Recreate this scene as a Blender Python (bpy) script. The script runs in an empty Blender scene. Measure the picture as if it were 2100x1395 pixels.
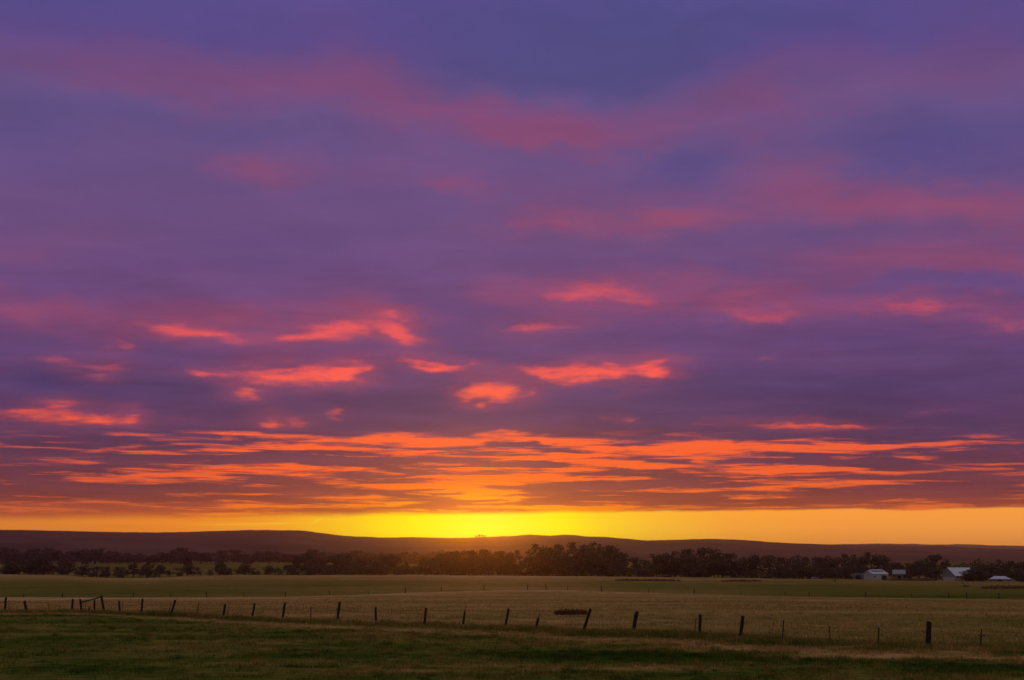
NISHITA_K = 0.002; SUN_E = 0.085; SUN_ANG = 0.5
HAZE_D = 1.25e-4; HAZE_G = 0.93; HAZE_TOP = 125.0
GROUND_K = 1.15; GRASS_K = 1.4
import bpy, bmesh, math, random
import numpy as np
from mathutils import Vector, Matrix

random.seed(7)
rng = np.random.default_rng(7)
C = bpy.context.scene.collection
scn = bpy.context.scene

# ------------------------------------------------------------------ camera
F = 2042.0                       # focal length in photo pixels (2100 wide)
W0, H0 = 2100.0, 1395.0
HOR = 1154.0                     # row of the true horizon
PITCH = math.atan((HOR - H0 / 2) / F)
EYE = 4.5
cam_data = bpy.data.cameras.new('camera')
cam = bpy.data.objects.new('camera', cam_data)
C.objects.link(cam)
cam_data.sensor_width = 36.0
cam_data.lens = 36.0 * F / W0
cam_data.clip_start = 0.1
cam_data.clip_end = 40000
cam.location = (0, 0, EYE)
cam.rotation_euler = (math.radians(90) + PITCH, 0, 0)
scn.camera = cam


def ray(px, py):
    """direction in the world of a point of the photograph"""
    x, u, f = px - W0 / 2, H0 / 2 - py, F
    c, s = math.cos(PITCH), math.sin(PITCH)
    return Vector((x, f * c - u * s, f * s + u * c)).normalized()


# ------------------------------------------------------------------ colour helpers
def lin(c):
    return tuple(((v / 255) / 12.92 if v / 255 <= 0.04045 else ((v / 255 + 0.055) / 1.055) ** 2.4) for v in c)


class N:
    """small helper to write node trees"""
    def __init__(s, tree):
        s.t = tree; s.n = tree.nodes; s.l = tree.links

    def put(s, sock, v):
        if isinstance(v, bpy.types.NodeSocket):
            s.l.new(v, sock)
        elif v is not None:
            sock.default_value = v

    def math(s, op, a, b=None, c=None, clamp=False):
        m = s.n.new('ShaderNodeMath'); m.operation = op; m.use_clamp = clamp
        s.put(m.inputs[0], a)
        if b is not None: s.put(m.inputs[1], b)
        if c is not None: s.put(m.inputs[2], c)
        return m.outputs[0]

    def add(s, a, b): return s.math('ADD', a, b)
    def mul(s, a, b): return s.math('MULTIPLY', a, b)

    def vec(s, x, y, z=0.0):
        m = s.n.new('ShaderNodeCombineXYZ')
        for i, v in enumerate((x, y, z)): s.put(m.inputs[i], v)
        return m.outputs[0]

    def vmath(s, op, a, b=None, c=None):
        m = s.n.new('ShaderNodeVectorMath'); m.operation = op
        s.put(m.inputs[0], a)
        if b is not None: s.put(m.inputs[1], b)
        if c is not None: s.put(m.inputs[2], c)
        return m.outputs['Value'] if op in ('LENGTH', 'DOT_PRODUCT') else m.outputs['Vector']

    def sep(s, v):
        m = s.n.new('ShaderNodeSeparateXYZ'); s.put(m.inputs[0], v); return m.outputs

    def noise(s, v, scale, detail=4, rough=0.5, dist=0.0, color=False):
        m = s.n.new('ShaderNodeTexNoise'); m.noise_dimensions = '3D'
        s.put(m.inputs['Vector'], v); m.inputs['Scale'].default_value = scale
        m.inputs['Detail'].default_value = detail; m.inputs['Roughness'].default_value = rough
        m.inputs['Distortion'].default_value = dist
        return m.outputs['Color' if color else 'Fac']

    def rng(s, v, a, b, c=0.0, d=1.0, smooth=True):
        m = s.n.new('ShaderNodeMapRange'); m.interpolation_type = 'SMOOTHSTEP' if smooth else 'LINEAR'
        m.clamp = True
        s.put(m.inputs[0], v)
        for i, q in enumerate((a, b, c, d)): s.put(m.inputs[i + 1], q)
        return m.outputs[0]

    def ramp(s, v, stops, interp='LINEAR'):
        m = s.n.new('ShaderNodeValToRGB'); r = m.color_ramp; r.interpolation = interp
        stops = sorted(stops, key=lambda q: q[0])
        while len(r.elements) < len(stops): r.elements.new(1.0)
        for e, (p, c) in zip(r.elements, stops):
            e.position = p
        for i, (p, c) in enumerate(stops):
            r.elements[i].position = p
            r.elements[i].color = (*c, 1) if len(c) == 3 else c
        s.put(m.inputs[0], v)
        return m.outputs[0]

    def mix(s, f, a, b, mode='MIX', clampf=True):
        m = s.n.new('ShaderNodeMix'); m.data_type = 'RGBA'; m.blend_type = mode; m.clamp_factor = clampf
        s.put(m.inputs[0], f)
        for i, q in ((6, a), (7, b)):
            if isinstance(q, tuple): q = (*q[:3], 1)
            s.put(m.inputs[i], q)
        return m.outputs[2]


# ------------------------------------------------------------------ the sky (world shader, laid out in world directions)
SUN_PX = (985, 1092)
sd = ray(*SUN_PX)
SUN_AZ = math.atan2(sd.x, sd.y)
SUN_EL = math.radians(2.1)


def sk(px, py):                       # photograph point -> sky chart coordinates
    d = ray(px, py)
    k = 0.35 + 0.65 * abs(d.y)
    return d.x / k, d.z / k


VMAX = 0.62
def row(py): return max(0.0, sk(1050, py)[1]) / VMAX


def _hash(ix, iy, seed):
    h = (ix * 374761393 + iy * 668265263 + seed * 974634777) & 0xFFFFFFFF
    h = ((h ^ (h >> 13)) * 1274126177) & 0xFFFFFFFF
    return ((h ^ (h >> 16)) & 0xFFFF) / 65535.0


def vnoise(x, y, seed):
    ix = np.floor(x).astype(np.int64); iy = np.floor(y).astype(np.int64)
    fx = x - ix; fy = y - iy
    fx = fx * fx * fx * (fx * (fx * 6 - 15) + 10); fy = fy * fy * fy * (fy * (fy * 6 - 15) + 10)
    a = _hash(ix, iy, seed); b = _hash(ix + 1, iy, seed); c = _hash(ix, iy + 1, seed); d = _hash(ix + 1, iy + 1, seed)
    return (a * (1 - fx) + b * fx) * (1 - fy) + (c * (1 - fx) + d * fx) * fy


def fbm(x, y, seed, octv=5, rough=0.55):
    x = np.asarray(x, float); y = np.asarray(y, float)
    v = 0; a = 1.0; t = 0
    for o in range(octv):
        v = v + a * vnoise(x * 2 ** o + 17.3 * o, y * 2 ** o + 9.1 * o, seed + o); t += a; a *= rough
    return v / t                      # 0..1


# the dome, its clouds placed as two fields (lit, soft) on its vertices
R_SKY = 15000.0
azs = np.radians(np.concatenate([np.linspace(-180, -33, 50, endpoint=False), np.linspace(-33, 33, 640), np.linspace(33, 180, 51)[1:-1]]))
els = np.radians(np.concatenate([np.linspace(-4, 0, 3, endpoint=False), np.linspace(0, 7, 180, endpoint=False), np.linspace(7, 36, 280, endpoint=False), np.linspace(36, 90, 18)]))
AZ, EL = np.meshgrid(azs, els)
dx = np.sin(AZ) * np.cos(EL); dy = np.cos(AZ) * np.cos(EL); dz = np.sin(EL)
kk = 0.35 + 0.65 * np.abs(dy)
gU = dx / kk; gV = np.maximum(dz, 0) / kk; gL = np.log(gV + 0.045)
gA = 0.20 * gV + 0.012
wx = fbm(gU * 7, gL * 7, 11, 5, 0.6) - 0.5 + 0.30 * (fbm(gU * 34, gL * 30, 31, 4, 0.6) - 0.5)
wy = fbm(gU * 7, gL * 7, 21, 5, 0.6) - 0.5 + 0.30 * (fbm(gU * 34, gL * 30, 41, 4, 0.6) - 0.5)
pU = gU + wx * gA * 1.1; pV = gV + wy * gA * 0.55


def blobs(lst, U_, V_):
    acc = np.zeros_like(U_)
    for (px, py, rx, ry, tilt, a) in lst:
        c0 = sk(px, py)
        ru = (sk(px + rx, py)[0] - sk(px - rx, py)[0]) / 2 * 1.45
        rv = (sk(px, py - ry)[1] - sk(px, py + ry)[1]) / 2 * 1.45
        t = math.radians(tilt); x = U_ - c0[0]; y = V_ - c0[1]
        xr = (x * math.cos(t) - y * math.sin(t)) / ru; yr = (x * math.sin(t) + y * math.cos(t)) / rv
        r = np.clip(1 - np.sqrt(xr * xr + yr * yr), 0, 1)
        acc += a * r * r * (3 - 2 * r)
    return acc


# broad soft tints: + pink veil, - blue
SOFT = [
    (300, 140, 440, 85, 4, .62), (740, 200, 320, 70, 14, .60), (950, 240, 260, 60, 8, .35), (1120, 262, 330, 65, 6, .85), (1180, 290, 200, 50, 0, .35),
    (1470, 185, 260, 60, -14, .60), (1880, 120, 380, 80, 0, .35), (1500, 240, 200, 60, -10, .25),
    (1290, 75, 560, 110, 0, -.75), (1130, 150, 260, 50, 0, -.4), (60, 250, 240, 130, 0, -.35), (340, 235, 180, 40, 5, -.35), (1930, 290, 320, 75, 0, -.75),
    (1385, 325, 130, 42, -10, -.7), (560, 345, 90, 42, 0, .75), (905, 385, 90, 28, 0, .6), (720, 350, 300, 60, 4, .35),
    (1130, 445, 90, 24, 0, .75), (1365, 445, 160, 34, -4, .85), (1300, 420, 380, 70, -4, .25), (1610, 320, 150, 50, 8, .5),
    (1830, 405, 360, 55, 6, .80), (2060, 425, 240, 70, 4, .5), (1960, 530, 380, 40, 4, .5), (1420, 552, 90, 22, 0, .4),
    (430, 480, 400, 80, 0, -.2), (1950, 590, 260, 26, 3, -.6), (850, 520, 380, 60, 0, -.1), (1730, 700, 500, 34, 3, -.45), (110, 570, 240, 50, 0, -.2),
    (1700, 790, 520, 55, 0, -.7), (80, 790, 200, 34, 6, -.8), (300, 800, 260, 26, 0, -.5), (1960, 880, 220, 32, 0, -.9),
    (1300, 850, 600, 30, 0, -.35), (900, 850, 260, 30, 0, -.3), (700, 730, 420, 26, 0, -.2), (30, 720, 160, 22, 0, -.3),
    (1640, 610, 420, 60, 6, .35), (1180, 600, 260, 46, 0, .3), (230, 650, 330, 60, 2, .4), (700, 665, 260, 52, 0, .25),
]
LIT = [
    (560, 345, 60, 26, 0, .22), (1140, 447, 60, 16, 0, .18), (1360, 452, 100, 20, -3, .28), (1130, 290, 200, 30, 6, .12),
    (1230, 596, 150, 26, 2, .62), (1130, 606, 70, 18, 0, .3), (990, 594, 40, 20, 0, .3), (1320, 604, 60, 16, 4, .2),
    (1500, 600, 90, 24, 4, .32), (1570, 640, 110, 30, 8, .42), (1600, 655, 60, 16, 0, .2), (1900, 650, 200, 26, 6, .42), (2060, 672, 90, 18, 3, .25),
    (90, 650, 120, 30, 10, .26), (330, 660, 140, 20, 4, .28), (445, 678, 100, 24, 9, .60), (380, 668, 90, 14, 6, .3), (350, 690, 40, 14, 0, .2),
    (680, 673, 100, 28, -4, .80), (730, 660, 60, 22, 0, .3), (835, 682, 52, 22, 26, .78), (790, 655, 60, 16, 20, .45), (610, 682, 50, 14, 0, .4), (890, 660, 30, 16, 0, .15),
    (1100, 672, 72, 13, -2, .62), (1060, 668, 40, 10, 0, .2), (1160, 676, 30, 10, 0, .1),
    (248, 706, 24, 18, -40, .3), (200, 710, 40, 14, 0, .18), (125, 745, 80, 20, 12, .28), (222, 766, 66, 22, -6, .40), (175, 762, 40, 14, 0, .2),
    (440, 764, 60, 9, 6, .5), (540, 768, 90, 13, 4, .5), (640, 773, 120, 22, 0, .90), (735, 766, 40, 16, -8, .75), (700, 776, 60, 10, 0, .3),
    (860, 743, 50, 7, 4, .55), (930, 750, 52, 12, 4, .85), (975, 746, 30, 6, -10, .4),
    (1120, 758, 60, 8, 3, .6), (1200, 762, 95, 18, 0, .80), (1300, 760, 90, 13, -2, .80), (1375, 757, 34, 17, 0, .85),
    (1450, 758, 30, 12, 0, .12), (1560, 742, 40, 9, 10, .22), (1650, 740, 30, 8, 0, .12),
    (990, 800, 40, 15, -16, .85), (1045, 806, 50, 20, -4, 1.0), (1112, 806, 24, 8, -14, .55), (1003, 834, 16, 9, 0, .75), (920, 803, 24, 6, 0, .3),
    (530, 810, 32, 13, 8, .62), (510, 802, 20, 8, 0, .3), (636, 815, 12, 6, 0, .35), (716, 812, 12, 6, 0, .25),
    (60, 846, 130, 16, 2, .55), (130, 848, 150, 7, 2, .3), (200, 847, 90, 8, 2, .55), (272, 847, 22, 12, 0, .6), (350, 853, 60, 5, 0, .2),
    (552, 860, 28, 9, 4, .85), (608, 858, 28, 8, 4, .65), (680, 846, 20, 5, 0, .25), (725, 848, 60, 5, 2, .2),
    (1286, 854, 14, 6, 10, .6), (1245, 852, 24, 4, 0, .22), (1450, 869, 40, 6, 0, .5), (1510, 864, 30, 5, 0, .25), (1400, 886, 60, 6, 0, .2),
    (1600, 864, 60, 8, 0, .6), (1690, 865, 80, 6, 2, .65), (1775, 868, 40, 5, 3, .5), (1920, 845, 70, 7, -6, .30), (2070, 858, 50, 5, 0, .22),
    # upper edge of the glowing bank
    (480, 885, 80, 6, 1, .55), (290, 882, 70, 5, 1, .40), (600, 890, 120, 7, 2, .55), (780, 890, 100, 12, -2, .75), (700, 903, 160, 8, 2, .4), (900, 905, 120, 12, 6, .75),
    (1010, 898, 60, 9, -4, .65), (1090, 900, 80, 7, 6, .55), (1250, 912, 160, 9, 2, .75), (1420, 912, 160, 9, -1, .7), (1560, 912, 150, 10, 1, .7),
    (1700, 914, 120, 8, 2, .6), (1850, 915, 140, 8, -1, .45), (1960, 905, 60, 6, -6, .3), (1600, 925, 220, 10, 0, .3), (1140, 930, 200, 7, 0, .6), (850, 925, 160, 8, 2, .35),
    (480, 920, 60, 7, 2, .40), (420, 912, 60, 5, 6, .3), (600, 914, 60, 5, 0, .3), (290, 925, 40, 4, 0, .35), (210, 943, 40, 5, -4, .3), (350, 940, 60, 3, 0, .3),
    (700, 965, 160, 5, 1, .5), (560, 960, 120, 5, -2, .4), (350, 962, 180, 4, 0, .35), (900, 965, 150, 5, -2, .5), (1100, 968, 160, 5, 0, .5), (440, 985, 50, 8, -3, .4), (150, 985, 120, 5, 0, .25),
    (1000, 985, 260, 12, 0, .35), (1180, 970, 60, 14, -10, .4), (1500, 960, 300, 6, 2, .5), (1750, 968, 160, 6, 1, .4), (1350, 955, 120, 5, 0, .4), (1560, 980, 200, 8, 0, .25),
    (1040, 1026, 110, 5, -2, .7), (930, 1024, 60, 4, 6, .55), (1240, 1015, 60, 7, -14, .5), (1100, 1043, 400, 4, 1, .5), (700, 1018, 200, 5, 1, .4), (500, 1010, 180, 4, 0, .3), (820, 1008, 160, 5, 0, .35),
    # dark bars
    (930, 870, 260, 16, 3, -.7), (400, 960, 360, 10, 0, -.5), (1000, 958, 260, 6, 0, -.5), (150, 1020, 300, 8, 0, -.6), (560, 937, 220, 14, 0, -1.2), (720, 946, 170, 11, 2, -1.0), (850, 944, 80, 6, 0, -.4), (1080, 912, 66, 5, 0, -1.1), (570, 915, 60, 6, 4, -.3),
    (1500, 941, 90, 4, 2, -.9), (1640, 946, 190, 9, 1, -1.3), (1790, 952, 90, 10, 0, -.9), (1130, 951, 100, 9, -2, -.8), (1300, 941, 110, 4, 2, -.6), (250, 912, 260, 22, 0, -.35), (100, 900, 180, 20, 0, -.3),
    (1270, 968, 110, 9, -2, -.9), (1350, 965, 60, 8, 0, -.5), (1170, 1003, 120, 9, -2, -.9), (1060, 985, 40, 3, 0, -.5), (1500, 998, 160, 8, 0, -.5), (1370, 990, 80, 7, 0, -.4), (1900, 975, 160, 12, 0, -.7), (1990, 1005, 220, 20, 0, -.8), (1700, 1010, 260, 12, 0, -.7),
    (130, 1006, 220, 12, 1, -1.2), (380, 1002, 190, 9, -1, -1.1), (450, 1000, 120, 7, 0, -.6), (600, 988, 80, 5, 0, -.6), (800, 975, 90, 4, 0, -.5), (700, 1030, 200, 4, 0, -.4), (900, 1036, 140, 5, 0, -.5), (1120, 1034, 120, 5, 0, -.5), (1400, 1025, 220, 10, 0, -.5), (50, 965, 180, 12, 0, -.4), (150, 935, 180, 8, 0, -.3),
]
LINE = [(560, 1073, 90, 1.6, -2, 1.0), (480, 1077, 90, 1.4, 0, .6), (648, 1068, 12, 3.4, -28, 1.1), (668, 1063, 22, 1.4, 0, .8)]
f_soft = blobs(SOFT, pU, pV); f_lit = blobs(LIT, pU, pV)
f_halo = blobs([(a, b, c * 1.7 + 12, d * 2.1 + 6, t, v * .55) for a, b, c, d, t, v in LIT if b < 875 and v > 0], pU, pV)
f_line = blobs(LINE, gU + wx * 0.01, gV + wy * 0.003)
nr, nc = AZ.shape
me = bpy.data.meshes.new('sky')
co = np.stack([dx, dy, dz], -1).reshape(-1, 3) * R_SKY
ii = (np.arange(nr - 1)[:, None] * nc + np.arange(nc)[None, :])
jj = (np.arange(nr - 1)[:, None] * nc + (np.arange(nc)[None, :] + 1) % nc)
quads = np.stack([ii, ii + nc, jj + nc, jj], -1).reshape(-1, 4)
me.vertices.add(len(co)); me.vertices.foreach_set('co', co.ravel())
me.loops.add(quads.size); me.loops.foreach_set('vertex_index', quads.ravel().astype(np.int32))
me.polygons.add(len(quads)); me.polygons.foreach_set('loop_start', np.arange(0, quads.size, 4, dtype=np.int32))
me.polygons.foreach_set('use_smooth', np.ones(len(quads), bool))
me.update()
for nm_, f_ in (('lit', f_lit), ('soft', f_soft), ('line', f_line), ('halo', f_halo)):
    at = me.attributes.new(nm_, 'FLOAT', 'POINT'); at.data.foreach_set('value', f_.ravel().astype(np.float32))
sky = bpy.data.objects.new('sky', me); C.objects.link(sky); sky['kind'] = 'structure'
sky['label'] = 'purple overcast sunset sky with pink and orange lit clouds above a yellow strip'
mat = bpy.data.materials.new('sky'); mat.use_nodes = True; mat.cycles.emission_sampling = 'NONE'
me.materials.append(mat)
wt = mat.node_tree
for n_ in list(wt.nodes): wt.nodes.remove(n_)
w = N(wt)
gp = wt.nodes.new('ShaderNodeNewGeometry')
X, Y, Z = w.sep(w.vmath('NORMALIZE', gp.outputs['Position']))
K = w.math('MULTIPLY_ADD', w.math('ABSOLUTE', Y), 0.65, 0.35)
U = w.math('DIVIDE', X, K)
V = w.math('DIVIDE', w.math('MAXIMUM', Z, 0.0), K)
front = w.rng(Y, 0.15, 0.7)
LV = w.math('LOGARITHM', w.add(V, 0.045), 2.718)


def attr(nm_):
    a_ = wt.nodes.new('ShaderNodeAttribute'); a_.attribute_name = nm_; return a_.outputs['Fac']


soft = attr('soft'); lit = attr('lit')

# streaks of the low bank: thin, long, denser towards the horizon
st_n = w.noise(w.vec(w.mul(U, 4.5), w.mul(V, 95.0), 1.7), 1.0, 6, 0.6, 0.5)
st_f = w.noise(w.vec(w.mul(U, 13.0), w.mul(V, 190.0), 5.7), 1.0, 5, 0.62, 0.4)
bank = w.mul(w.rng(V, sk(1050, 868)[1], sk(1050, 930)[1], 0, 1), front)
st = w.add(w.mul(w.add(st_n, -0.49), 4.2), w.mul(w.add(st_f, -0.49), 5.2))
# fades with distance from the sun along the horizon
dU = w.math('ABSOLUTE', w.add(U, -sk(1000, 1090)[0]))
dr = w.math('MAXIMUM', w.add(U, -sk(1000, 1090)[0]), 0.0)
dist = w.add(dU, w.mul(dr, -0.12))
side = w.rng(dist, 0.06, 0.60, 1.0, 0.45, smooth=False)
sidew = w.math('MULTIPLY_ADD', w.math('SUBTRACT', 1.0, side), w.mul(bank, -0.55), 1.0)
Lb = w.mul(bank, w.add(st, w.math('MULTIPLY_ADD', side, 0.40, -0.06)))
# small-scale raggedness on the isolated clouds
rag = w.noise(w.vec(w.mul(U, 22.0), w.mul(LV, 24.0), 9.0), 1.0, 6, 0.68, 0.5)
rag2 = w.noise(w.vec(w.mul(U, 9.0), w.mul(LV, 13.0), 4.0), 1.0, 5, 0.6, 0.3)
litr = w.mul(lit, w.math('MULTIPLY_ADD', rag, 1.7, 0.12))
litr = w.add(litr, w.mul(w.mul(w.add(rag2, -0.52), 1.5), w.rng(lit, 0.0, 0.35, 0.12, 1.0)))
L = w.mul(w.add(litr, Lb), sidew)
Lc = w.mul(w.rng(L, 0.05, 1.08), front)
halo = w.mul(w.rng(w.add(attr('halo'), w.mul(w.add(rag2, -0.5), 0.45)), 0.0, 0.85, 0.0, 0.75), front)
# faint wisps everywhere
wisp = w.noise(w.vec(w.mul(U, 3.4), w.mul(LV, 5.5), 20.0), 1.0, 6, 0.55, 0.4)
softn = w.add(w.mul(w.mul(soft, front), w.math('MULTIPLY_ADD', wisp, 1.0, 0.42)), w.mul(w.add(wisp, -0.5), 1.1))

dark = w.ramp(w.math('DIVIDE', V, VMAX), [(row(p), lin(c)) for p, c in [
    (1154, (190, 95, 45)), (1052, (190, 88, 46)), (1035, (146, 66, 50)), (1005, (108, 53, 60)), (960, (98, 52, 72)), (905, (84, 52, 84)), (860, (82, 54, 93)),
    (800, (88, 60, 103)), (720, (98, 66, 114)), (620, (106, 70, 120)), (500, (107, 75, 123)), (350, (104, 79, 130)), (200, (100, 79, 130)),
    (100, (90, 73, 134)), (0, (88, 76, 138))]] + [(1.0, lin((82, 74, 132)))])
pink = w.ramp(w.math('DIVIDE', V, VMAX), [(row(p), lin(c)) for p, c in [
    (950, (140, 66, 85)), (800, (140, 66, 96)), (650, (156, 70, 98)), (450, (145, 75, 110)), (280, (132, 74, 116)), (120, (117, 74, 121)), (0, (104, 74, 132))]])
blue = w.ramp(w.math('DIVIDE', V, VMAX), [(row(p), lin(c)) for p, c in [
    (1000, (105, 62, 80)), (900, (78, 52, 88)), (800, (72, 56, 104)), (700, (86, 66, 122)), (450, (84, 72, 136)), (200, (74, 73, 126)), (0, (76, 77, 132))]])
litc = w.ramp(w.math('DIVIDE', V, VMAX), [(row(p), lin(c)) for p, c in [
    (1052, (255, 132, 20)), (1020, (255, 112, 30)), (975, (255, 100, 36)), (930, (255, 98, 42)), (890, (255, 98, 54)), (850, (250, 90, 68)), (800, (255, 98, 72)),
    (760, (252, 90, 80)), (680, (232, 86, 90)), (600, (214, 82, 98)), (450, (190, 78, 104)), (250, (180, 76, 112)), (0, (150, 76, 124))]])
base = w.mix(w.rng(softn, 0.0, 1.0, smooth=False), dark, pink)
base = w.mix(w.rng(softn, 0.0, -1.0, smooth=False), base, blue)
# the glow of the sun through the bank
gu = w.math('DIVIDE', w.add(U, -sk(985, 1090)[0]), 0.125)
gv = w.math('DIVIDE', w.add(V, -sk(985, 1090)[1]), 0.040)
gd = w.math('SQRT', w.add(w.mul(gu, gu), w.mul(gv, gv)))
glow = w.mul(w.rng(gd, 1.4, 0.2), front)
litc = w.mix(w.mul(w.rng(dist, 0.14, 0.55), w.math('MULTIPLY', bank, 0.55)), litc, lin((196, 78, 74)))
litc = w.mix(w.mul(glow, 0.75), litc, lin((255, 190, 0)))
base = w.mix(w.mul(w.rng(gd, 3.4, 0.5), 0.20), base, lin((205, 80, 35)))
base = w.mix(halo, base, pink)
# lumpy, shaded underside of the whole deck
lump = w.noise(w.vec(w.mul(U, 7.0), w.mul(LV, 11.0), 31.0), 1.0, 7, 0.62, 0.35)
base = w.vmath('MULTIPLY', base, w.math('MULTIPLY_ADD', w.add(lump, -0.5), w.rng(V, 0.12, 0.40, 1.0, 0.32), 1.0))
cloud = w.mix(Lc, base, litc)
# clear strip under the bank
strip = w.ramp(w.rng(U, -0.6, 0.6, smooth=False), [((sk(p, 1080)[0] + 0.6) / 1.2, lin(c)) for p, c in [
    (0, (232, 138, 52)), (200, (238, 140, 50)), (380, (248, 146, 44)), (560, (255, 172, 38)), (680, (255, 202, 30)), (790, (255, 238, 8)), (860, (255, 255, 2)),
    (1000, (255, 255, 60)), (1150, (255, 255, 6)), (1230, (255, 226, 36)), (1330, (255, 200, 56)), (1500, (255, 172, 66)), (1700, (255, 164, 74)), (2100, (255, 166, 80))]])
cirr = w.noise(w.vec(w.mul(U, 5.0), w.mul(V, 300.0), 2.0), 1.0, 4, 0.5, 0.5)
cm = w.mul(w.rng(cirr, 0.52, 0.75), w.rng(U, sk(700, 1080)[0], sk(500, 1080)[0], 0, 0.5))
strip = w.mix(cm, strip, lin((226, 112, 40)))
strip = w.mix(w.rng(V, sk(1050, 1088)[1], sk(1050, 1050)[1], 0, 0.35), strip, w.mix(0.6, strip, lin((255, 150, 20))))
# bright wisp line in the clear strip
w1 = attr('line')
strip = w.mix(w.mul(w1, 0.8), strip, lin((255, 205, 60)))
strip = w.vmath('MULTIPLY', strip, (1.15, 1.15, 0.88))
edge_n = w.noise(w.vec(w.mul(U, 14.0), w.mul(V, 50.0), 7.7), 1.0, 5, 0.6)
edge = w.ramp(w.rng(U, -0.6, 0.6, smooth=False), [((sk(p, 1050)[0] + 0.6) / 1.2, (sk(p, q)[1] * 5,) * 3) for p, q in [
    (0, 1062), (200, 1060), (450, 1059), (650, 1056), (900, 1052), (1150, 1050), (1400, 1047), (1750, 1044), (1850, 1047), (1900, 1047), (1960, 1042), (2100, 1040)]])
ev = w.add(w.mul(edge, 0.2), w.mul(w.add(edge_n, -0.5), 0.0055))
soften = w.rng(U, sk(300, 1050)[0], sk(1300, 1050)[0], 0.0058, 0.0016, smooth=False)
above = w.rng(w.add(V, w.mul(ev, -1.0)), w.mul(soften, -1.0), soften)
skyc = w.mix(above, strip, cloud)
# opposite the sunset and overhead the unseen deck is set brighter and greyer to light the ground
skyc = w.mix(front, w.mix(w.rng(V, 0.0, 0.9), lin((168, 150, 140)), lin((152, 146, 150))), skyc)

em = wt.nodes.new('ShaderNodeEmission'); w.put(em.inputs[0], skyc)
tr = wt.nodes.new('ShaderNodeBsdfTransparent')
ads = wt.nodes.new('ShaderNodeAddShader'); wt.links.new(em.outputs[0], ads.inputs[0]); wt.links.new(tr.outputs[0], ads.inputs[1])
wo = wt.nodes.new('ShaderNodeOutputMaterial'); wt.links.new(ads.outputs[0], wo.inputs['Surface'])

world = bpy.data.worlds.new('World'); scn.world = world
world.use_nodes = True
nt = world.node_tree
ns = nt.nodes.new('ShaderNodeTexSky'); ns.sky_type = 'NISHITA'; ns.sun_disc = False
ns.sun_elevation = SUN_EL; ns.sun_rotation = SUN_AZ
ns.air_density = 1.0; ns.dust_density = 2.0
bgn = [n_ for n_ in nt.nodes if n_.type == 'BACKGROUND'][0]
nt.links.new(ns.outputs[0], bgn.inputs[0]); bgn.inputs[1].default_value = NISHITA_K

sun_d = bpy.data.lights.new('sun', 'SUN'); sun_d.energy = SUN_E; sun_d.angle = math.radians(SUN_ANG); sun_d.color = (1.0, 0.30, 0.01)
sun = bpy.data.objects.new('sun', sun_d); C.objects.link(sun)
dv = Vector((math.sin(SUN_AZ) * math.cos(SUN_EL), math.cos(SUN_AZ) * math.cos(SUN_EL), math.sin(SUN_EL)))
sun.rotation_euler = dv.to_track_quat('Z', 'Y').to_euler()

scn.render.engine = 'CYCLES'
scn.view_settings.view_transform = 'Standard'; scn.view_settings.look = 'None'
scn.view_settings.exposure = 0; scn.view_settings.gamma = 1

# ------------------------------------------------------------------ terrain
PR = [0, 95, 120, 150, 200, 280, 400, 700, 850, 1000, 1200, 1400, 1700, 2600]
PZ = [0, 0, -0.45, -1.25, -2.7, -4.1, -4.3, -4.2, -2.8, -0.6, 1.8, 3.6, 5.0, 6.0]


def gz(x, y):
    r = np.hypot(x, y)
    z = np.interp(r, PR, PZ)
    a = np.interp(r, [0, 60, 200, 600, 1500], [0.10, 0.22, 0.3, 0.8, 2.0])
    return z + (fbm(np.asarray(x) / 55.0 + 40, np.asarray(y) / 75.0 + 40, 77, 3, 0.45) - 0.5) * a


RR = np.concatenate([np.linspace(5, 130, 1500), np.linspace(130.2, 1700, 2600)])


def hit(px, py):
    """point of the ground seen at a point of the photograph"""
    d = ray(px, py); h = math.hypot(d.x, d.y)
    xs = RR * d.x / h; ys = RR * d.y / h
    zr = EYE + RR * d.z / h
    k = np.argmax(zr <= gz(xs, ys))
    if k == 0: k = len(RR) - 1
    return Vector((xs[k], ys[k], float(gz(xs[k], ys[k]))))


def proj(x, y, z):
    c, s = math.cos(PITCH), math.sin(PITCH)
    z = z - EYE
    f = y * c + z * s; u = -y * s + z * c
    f = np.maximum(f, 0.01)
    return W0 / 2 + F * x / f, H0 / 2 - F * u / f


def bound(table, dy=0.0):
    a, r = [], []
    for px, py in table:
        h = hit(px, py + dy); a.append(math.atan2(h.x, h.y)); r.append(math.hypot(h.x, h.y))
    return lambda az: np.interp(az, a, r)


T1 = [(0, 1252), (150, 1251), (292, 1256), (460, 1263), (585, 1269), (770, 1276), (950, 1281), (1100, 1289), (1196, 1295), (1300, 1296),
      (1435, 1303), (1518, 1309), (1605, 1312), (1702, 1318), (1801, 1320), (1903, 1323), (2011, 1326), (2100, 1330)]
T2 = [(0, 1225), (300, 1226), (500, 1225), (600, 1224), (760, 1219), (900, 1214), (1050, 1210), (1180, 1211), (1300, 1215), (1480, 1220), (1700, 1225), (2100, 1229)]
T3 = [(0, 1179), (120, 1179), (230, 1186), (300, 1186), (380, 1182), (500, 1180), (900, 1180), (1050, 1181), (1200, 1182), (1400, 1184), (1600, 1187), (1800, 1190), (1950, 1191), (2100, 1194)]
B1 = bound(T1, 5.0); B2 = bound(T2); B3 = bound(T3)

AZG = np.radians(np.concatenate([np.linspace(-180, -31, 50, endpoint=False), np.linspace(-31, 31, 360), np.linspace(31, 180, 50)[1:-1]]))


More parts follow.
